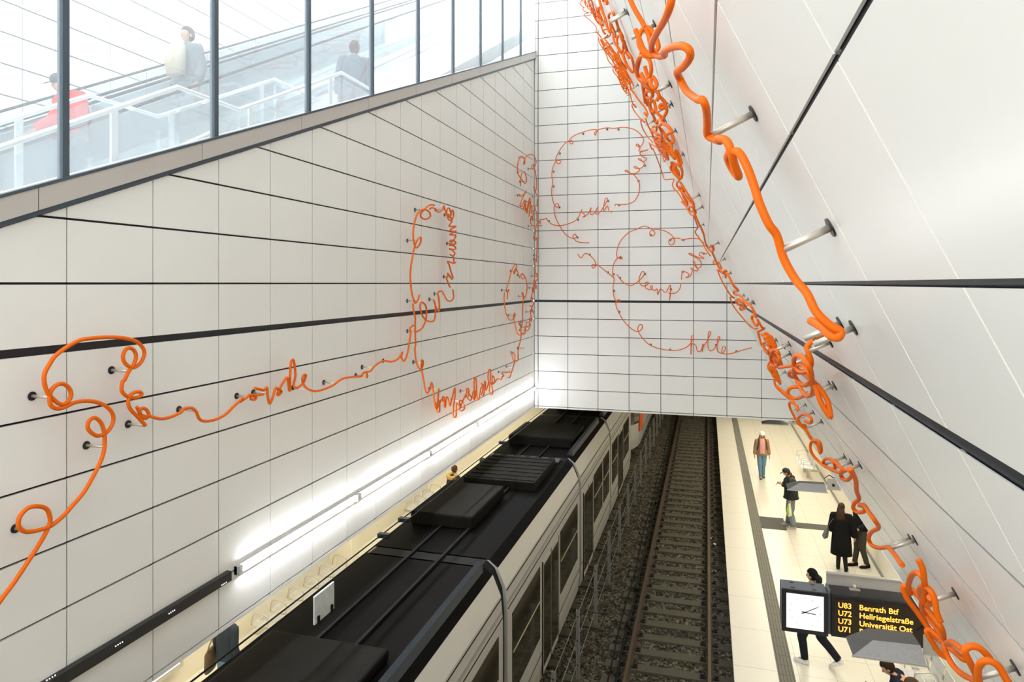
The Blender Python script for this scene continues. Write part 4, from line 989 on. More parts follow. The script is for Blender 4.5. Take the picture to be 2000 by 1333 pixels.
def handrail(x, label, dz=0.9, y0=0.2, y1=19.0, low=False):
    t = thing('handrail', label, 'handrail', (0, 0, 0), group='handrails of the staircase')
    ys_ = [y0, 3.75, 5.49, 6.4, 8.6, 9.95, 15.2, 15.9, y1]
    bm = B(); sweep(bm, [(x, y, ZC+stairz(y)+dz) for y in ys_], 0.024, 10); obj('rail', bm, M['rail_white'], t)
    if not low:
        bm = B()
        for a, b in zip(ys_[:-1], ys_[1:]):
            prism(bm, [(x, a+0.03, ZC+stairz(a)+0.12), (x, b-0.03, ZC+stairz(b)+0.12), (x, b-0.03, ZC+stairz(b)+dz-0.08), (x, a+0.03, ZC+stairz(a)+dz-0.08)], (0.01, 0, 0))
        obj('glass_panel', bm, M['balus'], t)
        for y in (0.4, 2.1, 3.3, 4.75, 6.6, 8.3, 9.8, 11.6, 13.4, 15.3, 16.8):
            bm = B(); z = ZC+stairz(y); box(bm, x-0.012, x+0.012, y-0.035, y+0.035, z-0.05, z+dz); obj('baluster', bm, M['rail_white'], t)
    return t
handrail(-5.0, 'pale handrail with glass panels and level landings, nearest to the glazing')
handrail(-6.1, 'second handrail of the staircase, beside the escalators', 0.9)
handrail(-4.62, 'low bright handrail just behind the glazing', 0.42, low=True)
def escz(Y): return 1.22+SLO*(Y-4.8)
def escalator(x0, x1, label):
    t = thing('escalator', label, 'escalator', (0, 0, 0), group='escalators')
    ya, yb = -2.5, 19.0
    for s, x in ((0, x0), (1, x1)):
        bm = B(); sweep(bm, [(x, ya, ZC+escz(ya)), (x, yb, ZC+escz(yb))], [(0.02, 0.04)]*2, 10, up=(0, 0, 1)); obj('handrail_belt', bm, M['rubber'], t)
        bm = B(); prism(bm, [(x-0.006, ya, ZC+escz(ya)-0.8), (x-0.006, yb, ZC+escz(yb)-0.8), (x-0.006, yb, ZC+escz(yb)-0.04), (x-0.006, ya, ZC+escz(ya)-0.04)], (0.012, 0, 0)); obj('glass_balustrade', bm, M['balus'], t)
        bm = B(); prism(bm, [(x-0.12, ya, ZC+escz(ya)-1.25), (x-0.12, yb, ZC+escz(yb)-1.25), (x-0.12, yb, ZC+escz(yb)-0.8), (x-0.12, ya, ZC+escz(ya)-0.8)], (0.24, 0, 0)); obj('side_decking', bm, M['esc'], t)
        bm = B()
        for o_ in (0.86, 1.0, 1.12):
            prism(bm, [(x-0.13, ya, ZC+escz(ya)-o_), (x-0.13, yb, ZC+escz(yb)-o_), (x-0.13, yb, ZC+escz(yb)-o_+0.025), (x-0.13, ya, ZC+escz(ya)-o_+0.025)], (0.26, 0, 0))
        obj('decking_line', bm, M['tram_grey'], t)
    bm = B(); n = 56
    for k in range(n):
        y = ya+(yb-ya)*k/n; z = ZC+escz(y)-0.95
        box(bm, x0+0.12, x1-0.12, y, y+(yb-ya)/n, z-0.35, z)
    obj('steps', bm, M['postgrey'], t)
escalator(-7.6, -6.45, 'escalator with glass sides behind the staircase, nearer to the glazing')
escalator(-9.15, -8.0, 'escalator next to the rear wall of the stair hall')
# ================================================================== people
def pm(name, col, rough=0.8, noise=0.08, ns=12, **k): k.setdefault('spec', 0.15); return mat(name, col, rough, noise=noise, nscale=ns, **k)
SK = pm('skin', (0.62, 0.36, 0.25), 0.55, 0.03)
WHT = pm('shoe_white', (0.78, 0.77, 0.74), 0.6, 0.03); BLK = pm('cloth_black', (0.012, 0.012, 0.013), 0.85)
M['eye'] = mat('eye_dark', (0.02, 0.015, 0.01), 0.3); M['lip'] = mat('lip', (0.45, 0.16, 0.13), 0.5)
def skin_mesh(chains):
    """chains: list of lists of (point, radius); first chain holds the root. Points equal to earlier ones are shared."""
    me = bpy.data.meshes.new('s'); vs = []; rs = []; es = []
    def vid(p, r):
        for i, q in enumerate(vs):
            if (q-p).length < 1e-4: return i
        vs.append(Vector(p)); rs.append(r); return len(vs)-1
    for c in chains:
        prev = None
        for p, r in c:
            i = vid(Vector(p), r)
            if prev is not None and prev != i: es.append((prev, i))
            prev = i
    me.from_pydata([tuple(v) for v in vs], es, [])
    o = bpy.data.objects.new('s', me); COL.objects.link(o)
    md = o.modifiers.new('k', 'SKIN'); md.use_smooth_shade = True
    sv = me.skin_vertices[0].data
    for i, r in enumerate(rs): sv[i].radius = (r, r) if not isinstance(r, tuple) else r; sv[i].use_root = (i == 0)
    s = o.modifiers.new('u', 'SUBSURF'); s.levels = 1; s.render_levels = 1
    dg = bpy.context.evaluated_depsgraph_get(); dg.update()
    out = bpy.data.meshes.new_from_object(o.evaluated_get(dg))
    bpy.data.objects.remove(o); bpy.data.meshes.remove(me)
    return out
def lerp(a, b, t): return Vector(a)*(1-t)+Vector(b)*t
def loft(bm, rings, sides=16, mi=0, cap=True):
    """rings: (center, rx, ry, z tilt vector or None)"""
    rr = []
    for c, rx, ry in rings:
        c = Vector(c)
        rr.append([bm.verts.new(c+Vector((rx*math.cos(2*math.pi*k/sides), ry*math.sin(2*math.pi*k/sides), 0))) for k in range(sides)])
    for a, b in zip(rr[:-1], rr[1:]):
        for k in range(sides):
            f = bm.faces.new((a[k], a[(k+1) % sides], b[(k+1) % sides], b[k])); f.smooth = True; f.material_index = mi
    if cap:
        bm.faces.new(rr[0][::-1]).material_index = mi; bm.faces.new(rr[-1]).material_index = mi
def hand_chains(w, d, side, palm_n):
    """w wrist, d direction of the hand, side = thumb side direction, palm_n = direction the fingers curl to"""
    d = Vector(d).normalized(); s = Vector(side); s = (s-d*s.dot(d)).normalized(); n = Vector(palm_n); n = (n-d*n.dot(d)-s*n.dot(s))
    n = n.normalized() if n.length > 1e-3 else d.cross(s)
    w = Vector(w); c = w+d*0.05
    ch = [[(w, 0.026), (c, 0.03)]]
    for i, L in enumerate((0.068, 0.076, 0.07, 0.055)):
        k = c+d*0.04+s*(0.03-0.02*i)
        ch.append([(c, 0.03), (k, 0.011), (k+d*L*0.5+n*0.008, 0.009), (k+d*L*0.85+n*0.03, 0.008)])
    ch.append([(c, 0.03), (w+d*0.035+s*0.04, 0.012), (w+d*0.075+s*0.055+n*0.012, 0.009)])
    return ch
def person(label, loc, rz, pose, clothes, H=1.0, group=None):
    """local axes: +y is forward, +x the person's right"""
    t = thing('person', label, 'person', loc, rz, group); t.scale = (H, H, H)
    P = {'pelvis': (0, 0, 0.95), 'waist': (0, 0, 1.1), 'chest': (0, 0.0, 1.3), 'neck': (0, 0, 1.47), 'head': (0, 0.02, 1.62), 'look': (0, 1, -0.1),
         'sr': (0.175, 0, 1.42), 'er': (0.23, -0.03, 1.13), 'wr': (0.24, 0.06, 0.88), 'sl': (-0.175, 0, 1.42), 'el': (-0.23, -0.03, 1.13), 'wl': (-0.24, 0.06, 0.88),
         'hr': (0.09, 0, 0.92), 'kr': (0.10, 0.03, 0.5), 'ar': (0.10, -0.02, 0.09), 'hl': (-0.09, 0, 0.92), 'kl': (-0.10, 0.03, 0.5), 'al': (-0.10, -0.02, 0.09),
         'fr': (0.03, 1, 0), 'fl': (-0.03, 1, 0)}
    P.update(pose); P = {k: Vector(v) for k, v in P.items()}
    ch = [[(P['pelvis'], 0.13), (P['waist'], 0.11), (P['chest'], 0.13), (P['neck'], 0.055), (lerp(P['neck'], P['head'], 0.5), 0.05)]]
    for s in 'rl':
        ch.append([(P['chest'], 0.13), (P['s'+s], 0.055), (lerp(P['s'+s], P['e'+s], .5), 0.047), (P['e'+s], 0.038), (lerp(P['e'+s], P['w'+s], .5), 0.034), (P['w'+s], 0.026)])
        ch.append([(P['pelvis'], 0.13), (P['h'+s], 0.09), (lerp(P['h'+s], P['k'+s], .5), 0.075), (P['k'+s], 0.052), (lerp(P['k'+s], P['a'+s], .35), 0.055), (P['a'+s], 0.036)])
        ch.append([(P['a'+s], 0.036), (P['a'+s]+P['f'+s].normalized()*0.13+Vector((0, 0, -0.05)), 0.03)])
        hd = P.get('d'+s, P['w'+s]-P['e'+s])
        ch += hand_chains(P['w'+s], hd, P.get('t'+s, Vector((0, 1, 0)) if abs(hd.normalized().y) < .8 else Vector((0, 0, 1))), Vector((-1 if s == 'r' else 1, 0.2, 0)))
    me = skin_mesh(ch)
    bm = B(); bm.from_mesh(me); bpy.data.meshes.remove(me)
    # head
    lk = P['look'].normalized(); upv = Vector((0, 0, 1)); rt = lk.cross(upv).normalized(); up2 = rt.cross(lk).normalized()
    R = Matrix((rt, lk, up2)).transposed()
    def shp(p):
        q = p.copy()
        if q.z < 0: q.x *= 1+q.z*3.0; q.y = q.y*(1+q.z*1.6)+(-q.z)*0.15
        return q
    hc = P['head']
    ellipsoid(bm, hc, 0.074, 0.093, 0.118, 0, 20, 14, R.to_4x4(), shp)
    def hp(x, y, z): return hc+R@Vector((x, y, z))
    ellipsoid(bm, hp(0, 0.098, -0.018), 0.012, 0.018, 0.022, 0, 8, 6, R.to_4x4())
    for s in (1, -1):
        ellipsoid(bm, hp(0.074*s, 0.0, -0.01), 0.01, 0.02, 0.03, 0, 8, 6, R.to_4x4())
        ellipsoid(bm, hp(0.03*s, 0.082, 0.008), 0.011, 0.006, 0.006, 1, 8, 6, R.to_4x4())
    ellipsoid(bm, hp(0, 0.083, -0.055), 0.022, 0.008, 0.007, 2, 8, 6, R.to_4x4())
    for f in bm.faces:
        f.smooth = True
    obj('body', bm, [SK, M['eye'], M['lip']], t, recalc=False)
    c = clothes
    # trousers
    def leg(bm, s, r0, r1, a_z=0.0):
        A = P['a'+s]+Vector((0, 0, a_z))
        sweep(bm, smooth_pts([P['h'+s]+Vector((0, 0, 0.05)), lerp(P['h'+s], P['k'+s], .5), P['k'+s], lerp(P['k'+s], A, .4), A], 3),
              [r0+(r1-r0)*min(1, i/12*1.0)*0.9+(0.01 if i < 7 else 0) for i in range(13)], 12)
    if 'trousers' in c:
        bm = B(); r0, r1 = c.get('legr', (0.098, 0.062))
        for s in 'rl': leg(bm, s, r0, r1)
        pv = P['pelvis']; 
        loft(bm, [(pv+Vector((0, 0, -0.13)), 0.14, 0.11), (pv+Vector((0, 0, -0.04)), 0.182, 0.135), (pv+Vector((0, 0, 0.06)), 0.17, 0.125), (pv+Vector((0, 0, 0.13)), 0.15, 0.11)])
        obj('trousers', bm, c['trousers'], t)
    # jacket / coat
    if 'jacket' in c:
        bm = B(); w, dp, hem, fl = c.get('jr', (0.19, 0.135, 0.0, 1.0))
        pv, wa, che, nk = P['pelvis'], P['waist'], P['chest'], P['neck']
        rings = []
        if hem < 0: rings += [(pv+Vector((0, 0, hem)), w*fl*1.05, dp*fl*1.2), (pv+Vector((0, 0, hem*0.5)), w*(1+fl)/2*1.05, dp*(1+fl)/2*1.1)]
        rings += [(pv+Vector((0, 0, 0.0)), w*1.02, dp*1.05), (wa, w*0.95, dp), (che, w*1.05, dp*1.05), (lerp(che, nk, 0.55)+Vector((0, 0, 0.0)), w*1.0, dp*0.9), (lerp(che, nk, 0.85), w*0.6, dp*0.65), (nk+Vector((0, 0, 0.03)), 0.075, 0.075)]
        loft(bm, rings, 20)
        sr = c.get('sleeve', (0.078, 0.052))
        for s in 'rl':
            e = lerp(P['e'+s], P['w'+s], c.get('cuff', 0.93))
            sweep(bm, smooth_pts([lerp(P['s'+s], P['chest'], .3), P['s'+s], lerp(P['s'+s], P['e'+s], .5), P['e'+s], lerp(P['e'+s], e, .5), e], 3),
                  [sr[0]+(sr[1]-sr[0])*i/15 for i in range(16)], 12)
        obj(c.get('jname', 'jacket'), bm, c['jacket'], t)
    # shoes
    for s in 'rl':
        bm = B(); f = P['f'+s].normalized(); a = P['a'+s]
        hz = c.get('shoe_h', 0.09)
        if 'flat'+s not in c:
            pts = [a+Vector((0, 0, -0.045))-f*0.07, a+Vector((0, 0, -0.04)), a+Vector((0, 0, -0.052))+f*0.09, a+Vector((0, 0, -0.062))+f*0.19]
            sweep(bm, pts, [(0.042, 0.034), (0.048, 0.042), (0.038, 0.046), (0.022, 0.034)], 12, up=(0, 0, 1))
            sweep(bm, [a+Vector((0, 0, 0.05)), a+Vector((0, 0, -0.03))], [0.045, 0.05], 10)
            b2 = B(); pts2 = [p+Vector((0, 0, -0.031)) for p in (pts[0], pts[1]+Vector((0, 0, -.005)), pts[2]+Vector((0, 0, .002)), pts[3]+Vector((0, 0, 0.012)))]
            sweep(b2, pts2, [(0.012, 0.038), (0.012, 0.045), (0.012, 0.05), (0.012, 0.036)], 10, up=(0, 0, 1))
            so = obj('shoe', bm, c.get('shoes', BLK), t)
            obj('sole', b2, c.get('sole', WHT), so)
    # hair
    hm = c.get('hair')
    if hm:
        bm = B()
        def hs(p):
            q = p.copy()
            if q.y > 0.03 and q.z < 0.045: q.y = 0.03+(q.y-0.03)*0.15; q.z = max(q.z, -0.02)
            return q
        ellipsoid(bm, hp(0, -0.008, 0.018), 0.084, 0.102, 0.112, 0, 20, 14, R.to_4x4(), hs)
        L = c.get('hairlen', 0)
        if L:
            b0 = hp(0, -0.055, 0.0)
            drop = Vector((0, -0.10, -L))
            sweep(bm, smooth_pts([b0, b0+drop*0.35+Vector((0, -0.03, 0)), b0+drop*0.75, b0+drop], 4), [(0.05, 0.085), (0.05, 0.088), (0.048, 0.09), (0.045, 0.095), (0.042, 0.1), (0.042, 0.105), (0.04, 0.11), (0.036, 0.11), (0.034, 0.11), (0.03, 0.105), (0.028, 0.095), (0.025, 0.08), (0.015, 0.06)], 12, up=(0, 1, 0))
        if c.get('front_hair'):
            for s in (1, -1):
                q = hp(0.065*s, 0.04, 0.02)
                sweep(bm, smooth_pts([q, q+Vector((0.02*s, 0.02, -0.12)), q+Vector((0.01*s, 0.05, -0.28)), q+Vector((0.0*s, 0.06, -0.42))], 4), [0.028]*6+[0.032]*4+[0.02]*3, 8)
        obj('hair', bm, hm, t)
    return t, P, hp, R
def bag_box(t, name, pts, m, w):
    bm = B(); sweep(bm, pts, w, 14, up=(0, 1, 0)); return obj(name, bm, m, t)
DENIM = pm('denim_blue', (0.16, 0.27, 0.38), 0.85); DENIMG = pm('washed_denim', (0.2, 0.235, 0.24), 0.9, 0.3, 30)
BROWNH = pm('brown_hair', (0.05, 0.028, 0.015), 0.6, 0.2, 40); BLOND = pm('blonde_hair', (0.36, 0.2, 0.08), 0.6, 0.2, 40)
# 1 woman with white hat
t, P, hp, R = person('person in white knitted hat, pink scarf and brown coat walking on the right platform',
    (1.88, 25.7, 0.0), math.pi+0.1, {'look': (0, 1, -0.25), 'wr': (0.26, 0.02, 0.88), 'wl': (-0.26, 0.0, 0.88), 'kr': (0.08, 0.05, 0.5), 'ar': (0.07, 0.12, 0.09), 'kl': (-0.06, 0.0, 0.5), 'al': (-0.07, -0.1, 0.09)},
    {'trousers': DENIM, 'legr': (0.092, 0.05), 'jacket': pm('tan_coat', (0.36, 0.22, 0.12)), 'jr': (0.2, 0.13, -0.06, 1.1), 'sleeve': (0.08, 0.062), 'hair': BLOND, 'hairlen': 0.3, 'front_hair': 1, 'shoes': pm('olive_shoe', (0.09, 0.1, 0.07)), 'jname': 'coat'}, 0.95)
bm = B(); ellipsoid(bm, hp(0, -0.01, 0.055), 0.092, 0.105, 0.095, seg=16, ring=10); sweep(bm, [hp(0.09*math.cos(a), 0.1*math.sin(a)-0.01, 0.04) for a in [i*math.pi/8 for i in range(17)]], 0.016, 8); obj('knitted_hat', bm, pm('white_knit', (0.85, 0.8, 0.8), 0.95), t)
bm = B()
sweep(bm, [Vector((0.085*math.cos(a), 0.085*math.sin(a)+0.01, 1.475+0.01*math.sin(3*a))) for a in [i*math.pi/8 for i in range(17)]], 0.04, 10)
sweep(bm, smooth_pts([Vector((0, 0.1, 1.46)), Vector((0.01, 0.15, 1.3)), Vector((0.02, 0.155, 1.1)), Vector((0.01, 0.15, 0.95))], 4), [(0.03, 0.1)]*13, 10, up=(0, 1, 0))
obj('scarf', bm, pm('pink_scarf', (0.72, 0.36, 0.32), 0.95), t)
bm = B(); sweep(bm, [(0, -0.17, 0.98), (0, -0.2, 1.2), (0, -0.17, 1.42)], [(0.08, 0.13), (0.1, 0.15), (0.07, 0.12)], 12, up=(0, 1, 0))
for s in (1, -1): sweep(bm, smooth_pts([Vector((0.11*s, -0.12, 1.42)), Vector((0.13*s, 0.02, 1.48)), Vector((0.14*s, 0.15, 1.3)), Vector((0.17*s, 0.05, 1.08)), Vector((0.12*s, -0.14, 1.0))], 4), 0.016, 6)
obj('backpack', bm, pm('dark_backpack', (0.04, 0.05, 0.06)), t)
# 2 man with cap
t, P, hp, R = person('person in black cap and black leather jacket looking at a pink phone',
    (2.3, 20.75, 0.0), math.radians(80), {'look': (0.0, 1, -0.45), 'neck': (0, 0.05, 1.47), 'head': (0, 0.12, 1.6), 'chest': (0, 0.02, 1.3),
     'er': (0.25, 0.02, 1.13), 'wr': (0.16, 0.27, 1.2), 'el': (-0.27, -0.05, 1.13), 'wl': (-0.28, 0.0, 0.87), 'kr': (0.11, 0.02, 0.5), 'ar': (0.12, 0.08, 0.09), 'al': (-0.12, -0.08, 0.09)},
    {'trousers': DENIMG, 'legr': (0.11, 0.085), 'jacket': pm('black_leather', (0.022, 0.028, 0.027), 0.42), 'jr': (0.25, 0.19, -0.08, 0.98), 'sleeve': (0.105, 0.075), 'hair': BROWNH, 'shoes': pm('pale_boot', (0.5, 0.47, 0.4))}, 0.97)
bm = B(); ellipsoid(bm, hp(0, -0.005, 0.05), 0.09, 0.108, 0.085, seg=16, ring=10)
sweep(bm, [hp(0, 0.06, 0.05), hp(0, 0.14, 0.035), hp(0, 0.19, 0.02)], [(0.008, 0.075), (0.008, 0.07), (0.006, 0.04)], 10, up=R@Vector((0, 0, 1)))
obj('cap', bm, pm('black_cap', (0.03, 0.035, 0.035)), t)
bm = B(); sweep(bm, [hp(0, -0.07, -0.09), hp(0, -0.11, -0.1)], [(0.07, 0.09), (0.05, 0.08)], 10); obj('hood', bm, pm('dark_red_hood', (0.16, 0.03, 0.03)), t)
m_ = M['litter']
bm = B(); box(bm, 0.10, 0.17, 0.385, 0.40, 1.15, 1.29); phone = obj('phone_tmp', bm, pm('pink_phone', (0.7, 0.35, 0.33)), None)
bpy.data.objects.remove(phone)
def place(o, T, cat, label):     # a held thing stays top-level
    o.matrix_world = T; tag(o, label, cat); return o
mw = Matrix.Translation((2.3, 20.75, 0)) @ Matrix.Rotation(math.radians(80), 4, 'Z') @ Matrix.Scale(0.97, 4)
bm = B(); box(bm, -0.04, 0.04, -0.006, 0.006, -0.08, 0.08)
place(obj('phone', bm, pm('pink_phone', (0.72, 0.34, 0.32)), bevel=0.004), mw @ Matrix.Translation((0.15, 0.40, 1.2)) @ Matrix.Rotation(0.5, 4, 'X'), 'phone', 'phone in a pink case held by the person in the black cap')
bm = B(); sweep(bm, [(0, 0, 0.0), (0, 0.01, -0.08), (0.0, 0.02, -0.2), (0, 0.01, -0.36), (0, 0, -0.4)], [(0.015, 0.02), (0.04, 0.03), (0.07, 0.05), (0.075, 0.06), (0.03, 0.03)], 12, up=(0, 1, 0))
bagm = mat('white_green_bag', (0.75, 0.78, 0.7), 0.4)
bgo = obj('plastic_bag', bm, [bagm, mat('lime_print', (0.4, 0.62, 0.04), 0.4)])
for f in bgo.data.polygons:
    if -0.3 < f.center.z < -0.05 and f.center.y > 0.02: f.material_index = 1
place(bgo, mw @ Matrix.Translation((-0.28, 0.02, 0.80)), 'bag', 'white and lime green plastic bag hanging beside the person in the cap')
# 3 woman in black coat
t, P, hp, R = person('person with long brown hair in a long black coat seen from behind',
    (3.12, 17.95, 0.0), -0.25, {'look': (0.2, 1, -0.1), 'wr': (0.30, 0.08, 0.9), 'er': (0.28, 0.0, 1.12), 'wl': (-0.24, 0.15, 0.98), 'kr': (0.07, 0.02, 0.5), 'ar': (0.11, -0.04, 0.09), 'kl': (-0.06, 0.02, 0.5), 'al': (-0.08, 0.04, 0.09)},
    {'trousers': pm('black_leggings', (0.02, 0.018, 0.016)), 'legr': (0.08, 0.045), 'jacket': pm('black_coat', (0.007, 0.007, 0.007), 0.9), 'jr': (0.215, 0.15, -0.52, 1.15), 'sleeve': (0.09, 0.085), 'hair': pm('long_dark_hair', (0.045, 0.022, 0.012), 0.45, 0.2, 40), 'hairlen': 0.42, 'jname': 'coat', 'shoes': pm('black_trainer', (0.02, 0.02, 0.018))}, 0.94)
mw = Matrix.Translation((3.12, 17.95, 0)) @ Matrix.Rotation(-0.25, 4, 'Z') @ Matrix.Scale(0.94, 4)
bm = B(); sweep(bm, [(0, 0, -0.22), (0, 0, -0.18), (0, 0, 0.0), (0, 0, 0.06)], [(0.07, 0.19), (0.075, 0.2), (0.05, 0.15), (0.03, 0.13)], 4, up=(1, 0, 0), smooth=False)
hb = obj('handbag', bm, pm('grey_leather', (0.15, 0.16, 0.16), 0.5), bevel=0.015)
place(hb, mw @ Matrix.Translation((-0.33, -0.04, 1.02)) @ Matrix.Rotation(0.25, 4, 'Y'), 'handbag', 'grey leather handbag hanging from the left shoulder of the person in the long black coat')
bm = B()
for dy in (-0.03, 0.04): sweep(bm, smooth_pts([Vector((0, -0.09+dy, 0.05)), Vector((0.03, -0.06+dy, 0.25)), Vector((0.08, dy, 0.36)), Vector((0.04, 0.06+dy, 0.25)), Vector((0, 0.09+dy, 0.05))], 4), 0.008, 6)
obj('strap', bm, pm('grey_strap', (0.1, 0.1, 0.1)), hb)
# 4 companion
t, P, hp, R = person('person in dark olive jeans facing the one in the long black coat',
    (3.62, 18.35, 0.0), math.radians(115), {'look': (0, 1, -0.1), 'wr': (0.12, 0.22, 1.0), 'wl': (-0.18, 0.2, 0.98), 'kr': (0.08, 0.03, 0.5), 'ar': (0.08, 0.1, 0.09), 'al': (-0.1, -0.1, 0.09)},
    {'trousers': pm('dark_olive_jeans', (0.06, 0.055, 0.04)), 'legr': (0.09, 0.055), 'jacket': BLK, 'jr': (0.2, 0.14, -0.02, 1), 'hair': BROWNH, 'sole': BLK}, 1.0)
# 5 walking person behind the clock
t, P, hp, R = person('person in black trousers and white trainers walking behind the platform clock',
    (1.86, 13.4, 0.0), math.radians(62), {'look': (0, 1, -0.1), 'er': (0.24, 0.1, 1.15), 'wr': (0.2, 0.3, 1.0), 'el': (-0.24, -0.15, 1.15), 'wl': (-0.24, -0.2, 0.9), 'hr': (0.08, 0, 0.92), 'kr': (0.08, -0.12, 0.5), 'ar': (0.08, -0.42, 0.2), 'fr': (0, 0.8, -0.5), 'kl': (-0.08, 0.17, 0.5), 'al': (-0.08, 0.12, 0.09)},
    {'trousers': pm('black_trousers', (0.012, 0.014, 0.02)), 'legr': (0.095, 0.06), 'jacket': pm('grey_sweater', (0.25, 0.27, 0.28)), 'hair': pm('black_hair', (0.008, 0.008, 0.008)), 'hairlen': 0.12, 'shoes': WHT}, 1.0)
# 6, 7 seated men
seat = {'pelvis': (0, 0, 0.53), 'waist': (0, 0.10, 0.66), 'chest': (0, 0.26, 0.84), 'neck': (0, 0.38, 0.98), 'head': (0, 0.48, 1.09), 'look': (0, 1, -0.9),
        'sr': (0.18, 0.34, 0.95), 'er': (0.22, 0.42, 0.68), 'wr': (0.08, 0.62, 0.72), 'sl': (-0.18, 0.34, 0.95), 'el': (-0.22, 0.42, 0.68), 'wl': (-0.06, 0.62, 0.72),
        'hr': (0.1, 0.02, 0.51), 'kr': (0.14, 0.45, 0.5), 'ar': (0.14, 0.48, 0.09), 'hl': (-0.1, 0.02, 0.51), 'kl': (-0.14, 0.45, 0.5), 'al': (-0.14, 0.5, 0.09)}
NAVY = pm('navy_jacket', (0.012, 0.016, 0.028)); DB = pm('dark_jeans', (0.02, 0.03, 0.05))
t, P, hp, R = person('seated person with white trainers bending over a phone, left one on the bench', (3.12, 11.43, 0.0), math.radians(78), dict(seat, al=(-0.14, 0.75, 0.09), kl=(-0.14, 0.45, 0.5)),
    {'trousers': DB, 'jacket': NAVY, 'hair': pm('dark_short_hair', (0.03, 0.018, 0.01)), 'shoes': WHT}, 1.0)
t, P, hp, R = person('seated person with white earphone looking down, right one on the bench', (3.17, 10.85, 0.0), math.radians(95), dict(seat, waist=(0, 0.07, 0.68), chest=(0, 0.18, 0.9), neck=(0, 0.27, 1.07), head=(0, 0.36, 1.2), sr=(0.18, 0.23, 1.03), sl=(-0.18, 0.23, 1.03), look=(0.2, 1, -0.8)),
    {'trousers': DB, 'jacket': BLK, 'hair': pm('short_brown_hair', (0.07, 0.04, 0.02)), 'shoes': BLK}, 1.02)
bm = B(); ellipsoid(bm, hp(-0.082, 0.005, -0.012), 0.01, 0.01, 0.014, seg=8, ring=6); obj('earphone', bm, WHT, t)
mwr = Matrix.Translation((3.12, 11.43, 0)) @ Matrix.Rotation(math.radians(78), 4, 'Z')
bm = B(); box(bm, -0.036, 0.036, -0.07, 0.07, -0.005, 0.005)
place(obj('phone', bm, BLK, bevel=0.004), mwr @ Matrix.Translation((0.02, 0.72, 0.735)) @ Matrix.Rotation(0.4, 4, 'X'), 'phone', 'black phone held by the left one of the two seated persons')
# 8 fur hood, 9 face, 10 bag person on the left platform
t, P, hp, R = person('person with yellow fur collar seen from behind on the left platform', (-7.0, 18.3, 0.0), -0.5, {'look': (0.1, 1, -0.1)},
    {'trousers': DENIM, 'jacket': pm('dark_olive_parka', (0.035, 0.035, 0.025)), 'jr': (0.21, 0.15, -0.05, 1.05), 'hair': pm('brown_bun_hair', (0.09, 0.045, 0.025))}, 0.98)
bm = B(); sweep(bm, [Vector((0.15*math.cos(a), 0.09*math.sin(a)-0.08, 1.44+0.03*math.sin(a))) for a in [i*math.pi/8 for i in range(17)]], 0.062, 10); obj('fur_collar', bm, pm('yellow_fur', (0.5, 0.33, 0.12), 1.0, 0.3, 60), t)
person('person in grey jacket facing the tram, farther along the left platform', (-6.45, 19.2, 0.0), math.radians(-120), {'look': (0, 1, -0.2)},
    {'trousers': DB, 'jacket': pm('grey_speckled_jacket', (0.09, 0.1, 0.1), 0.9, 0.4, 40), 'hair': BROWNH}, 1.0)
t, P, hp, R = person('person in dark denim jacket and blue jeans just below the left wall', (-7.45, 9.25, 0.0), math.radians(-15), {'look': (0.2, 1, -0.1)},
    {'trousers': DENIM, 'jacket': pm('dark_denim_jacket', (0.03, 0.04, 0.055)), 'jr': (0.2, 0.14, -0.02, 1), 'hair': BROWNH}, 1.0)
mwb = Matrix.Translation((-7.45, 9.25, 0)) @ Matrix.Rotation(math.radians(-15), 4, 'Z')
bm = B(); sweep(bm, [(0, 0, -0.2), (0, 0, -0.16), (0, 0, 0.1), (0, 0, 0.14)], [(0.05, 0.17), (0.06, 0.19), (0.05, 0.18), (0.02, 0.15)], 12, up=(1, 0, 0))
sb = place(obj('shoulder_bag', bm, pm('brown_leather', (0.14, 0.10, 0.06), 0.5, 0.25)), mwb @ Matrix.Translation((-0.25, -0.12, 0.9)) @ Matrix.Rotation(0.5, 4, 'Z'), 'bag', 'brown leather shoulder bag worn by the person at the bottom of the left wall')
bm = B(); sweep(bm, smooth_pts([Vector((0, -0.14, 0.12)), Vector((0.1, -0.1, 0.4)), Vector((0.25, 0.03, 0.62)), Vector((0.12, 0.14, 0.4)), Vector((0, 0.15, 0.12))], 4), 0.012, 6); obj('strap', bm, pm('tan_strap', (0.3, 0.2, 0.1)), sb)
# 11-13 on the stairs behind the glass
def sz(Y): return ZC+stairz(Y)
yy = 5.85
t, P, hp, R = person('person in bright red jacket and dark cap on the escalator behind the glass', (-6.75, yy, ZC+escz(yy)-0.95), math.radians(165), {'look': (0, 1, -0.3), 'neck': (0, 0.08, 1.44), 'head': (0, 0.13, 1.57), 'er': (0.27, 0.08, 1.15), 'wr': (0.36, 0.25, 1.0), 'kr': (0.1, 0.16, 0.52), 'ar': (0.1, 0.1, 0.09), 'al': (-0.1, -0.04, 0.09)},
    {'trousers': DB, 'jacket': pm('red_jacket', (0.75, 0.03, 0.02)), 'jr': (0.24, 0.17, -0.06, 1.0), 'sleeve': (0.1, 0.08), 'hair': BROWNH}, 0.86)
bm = B(); ellipsoid(bm, hp(0, 0, 0.05), 0.09, 0.108, 0.085, seg=16, ring=10); sweep(bm, [hp(0, 0.06, 0.045), hp(0, 0.18, 0.02)], [(0.008, 0.07), (0.006, 0.045)], 8, up=R@Vector((0, 0, 1))); obj('cap', bm, pm('dark_cap', (0.06, 0.06, 0.05)), t)
yy = 7.9
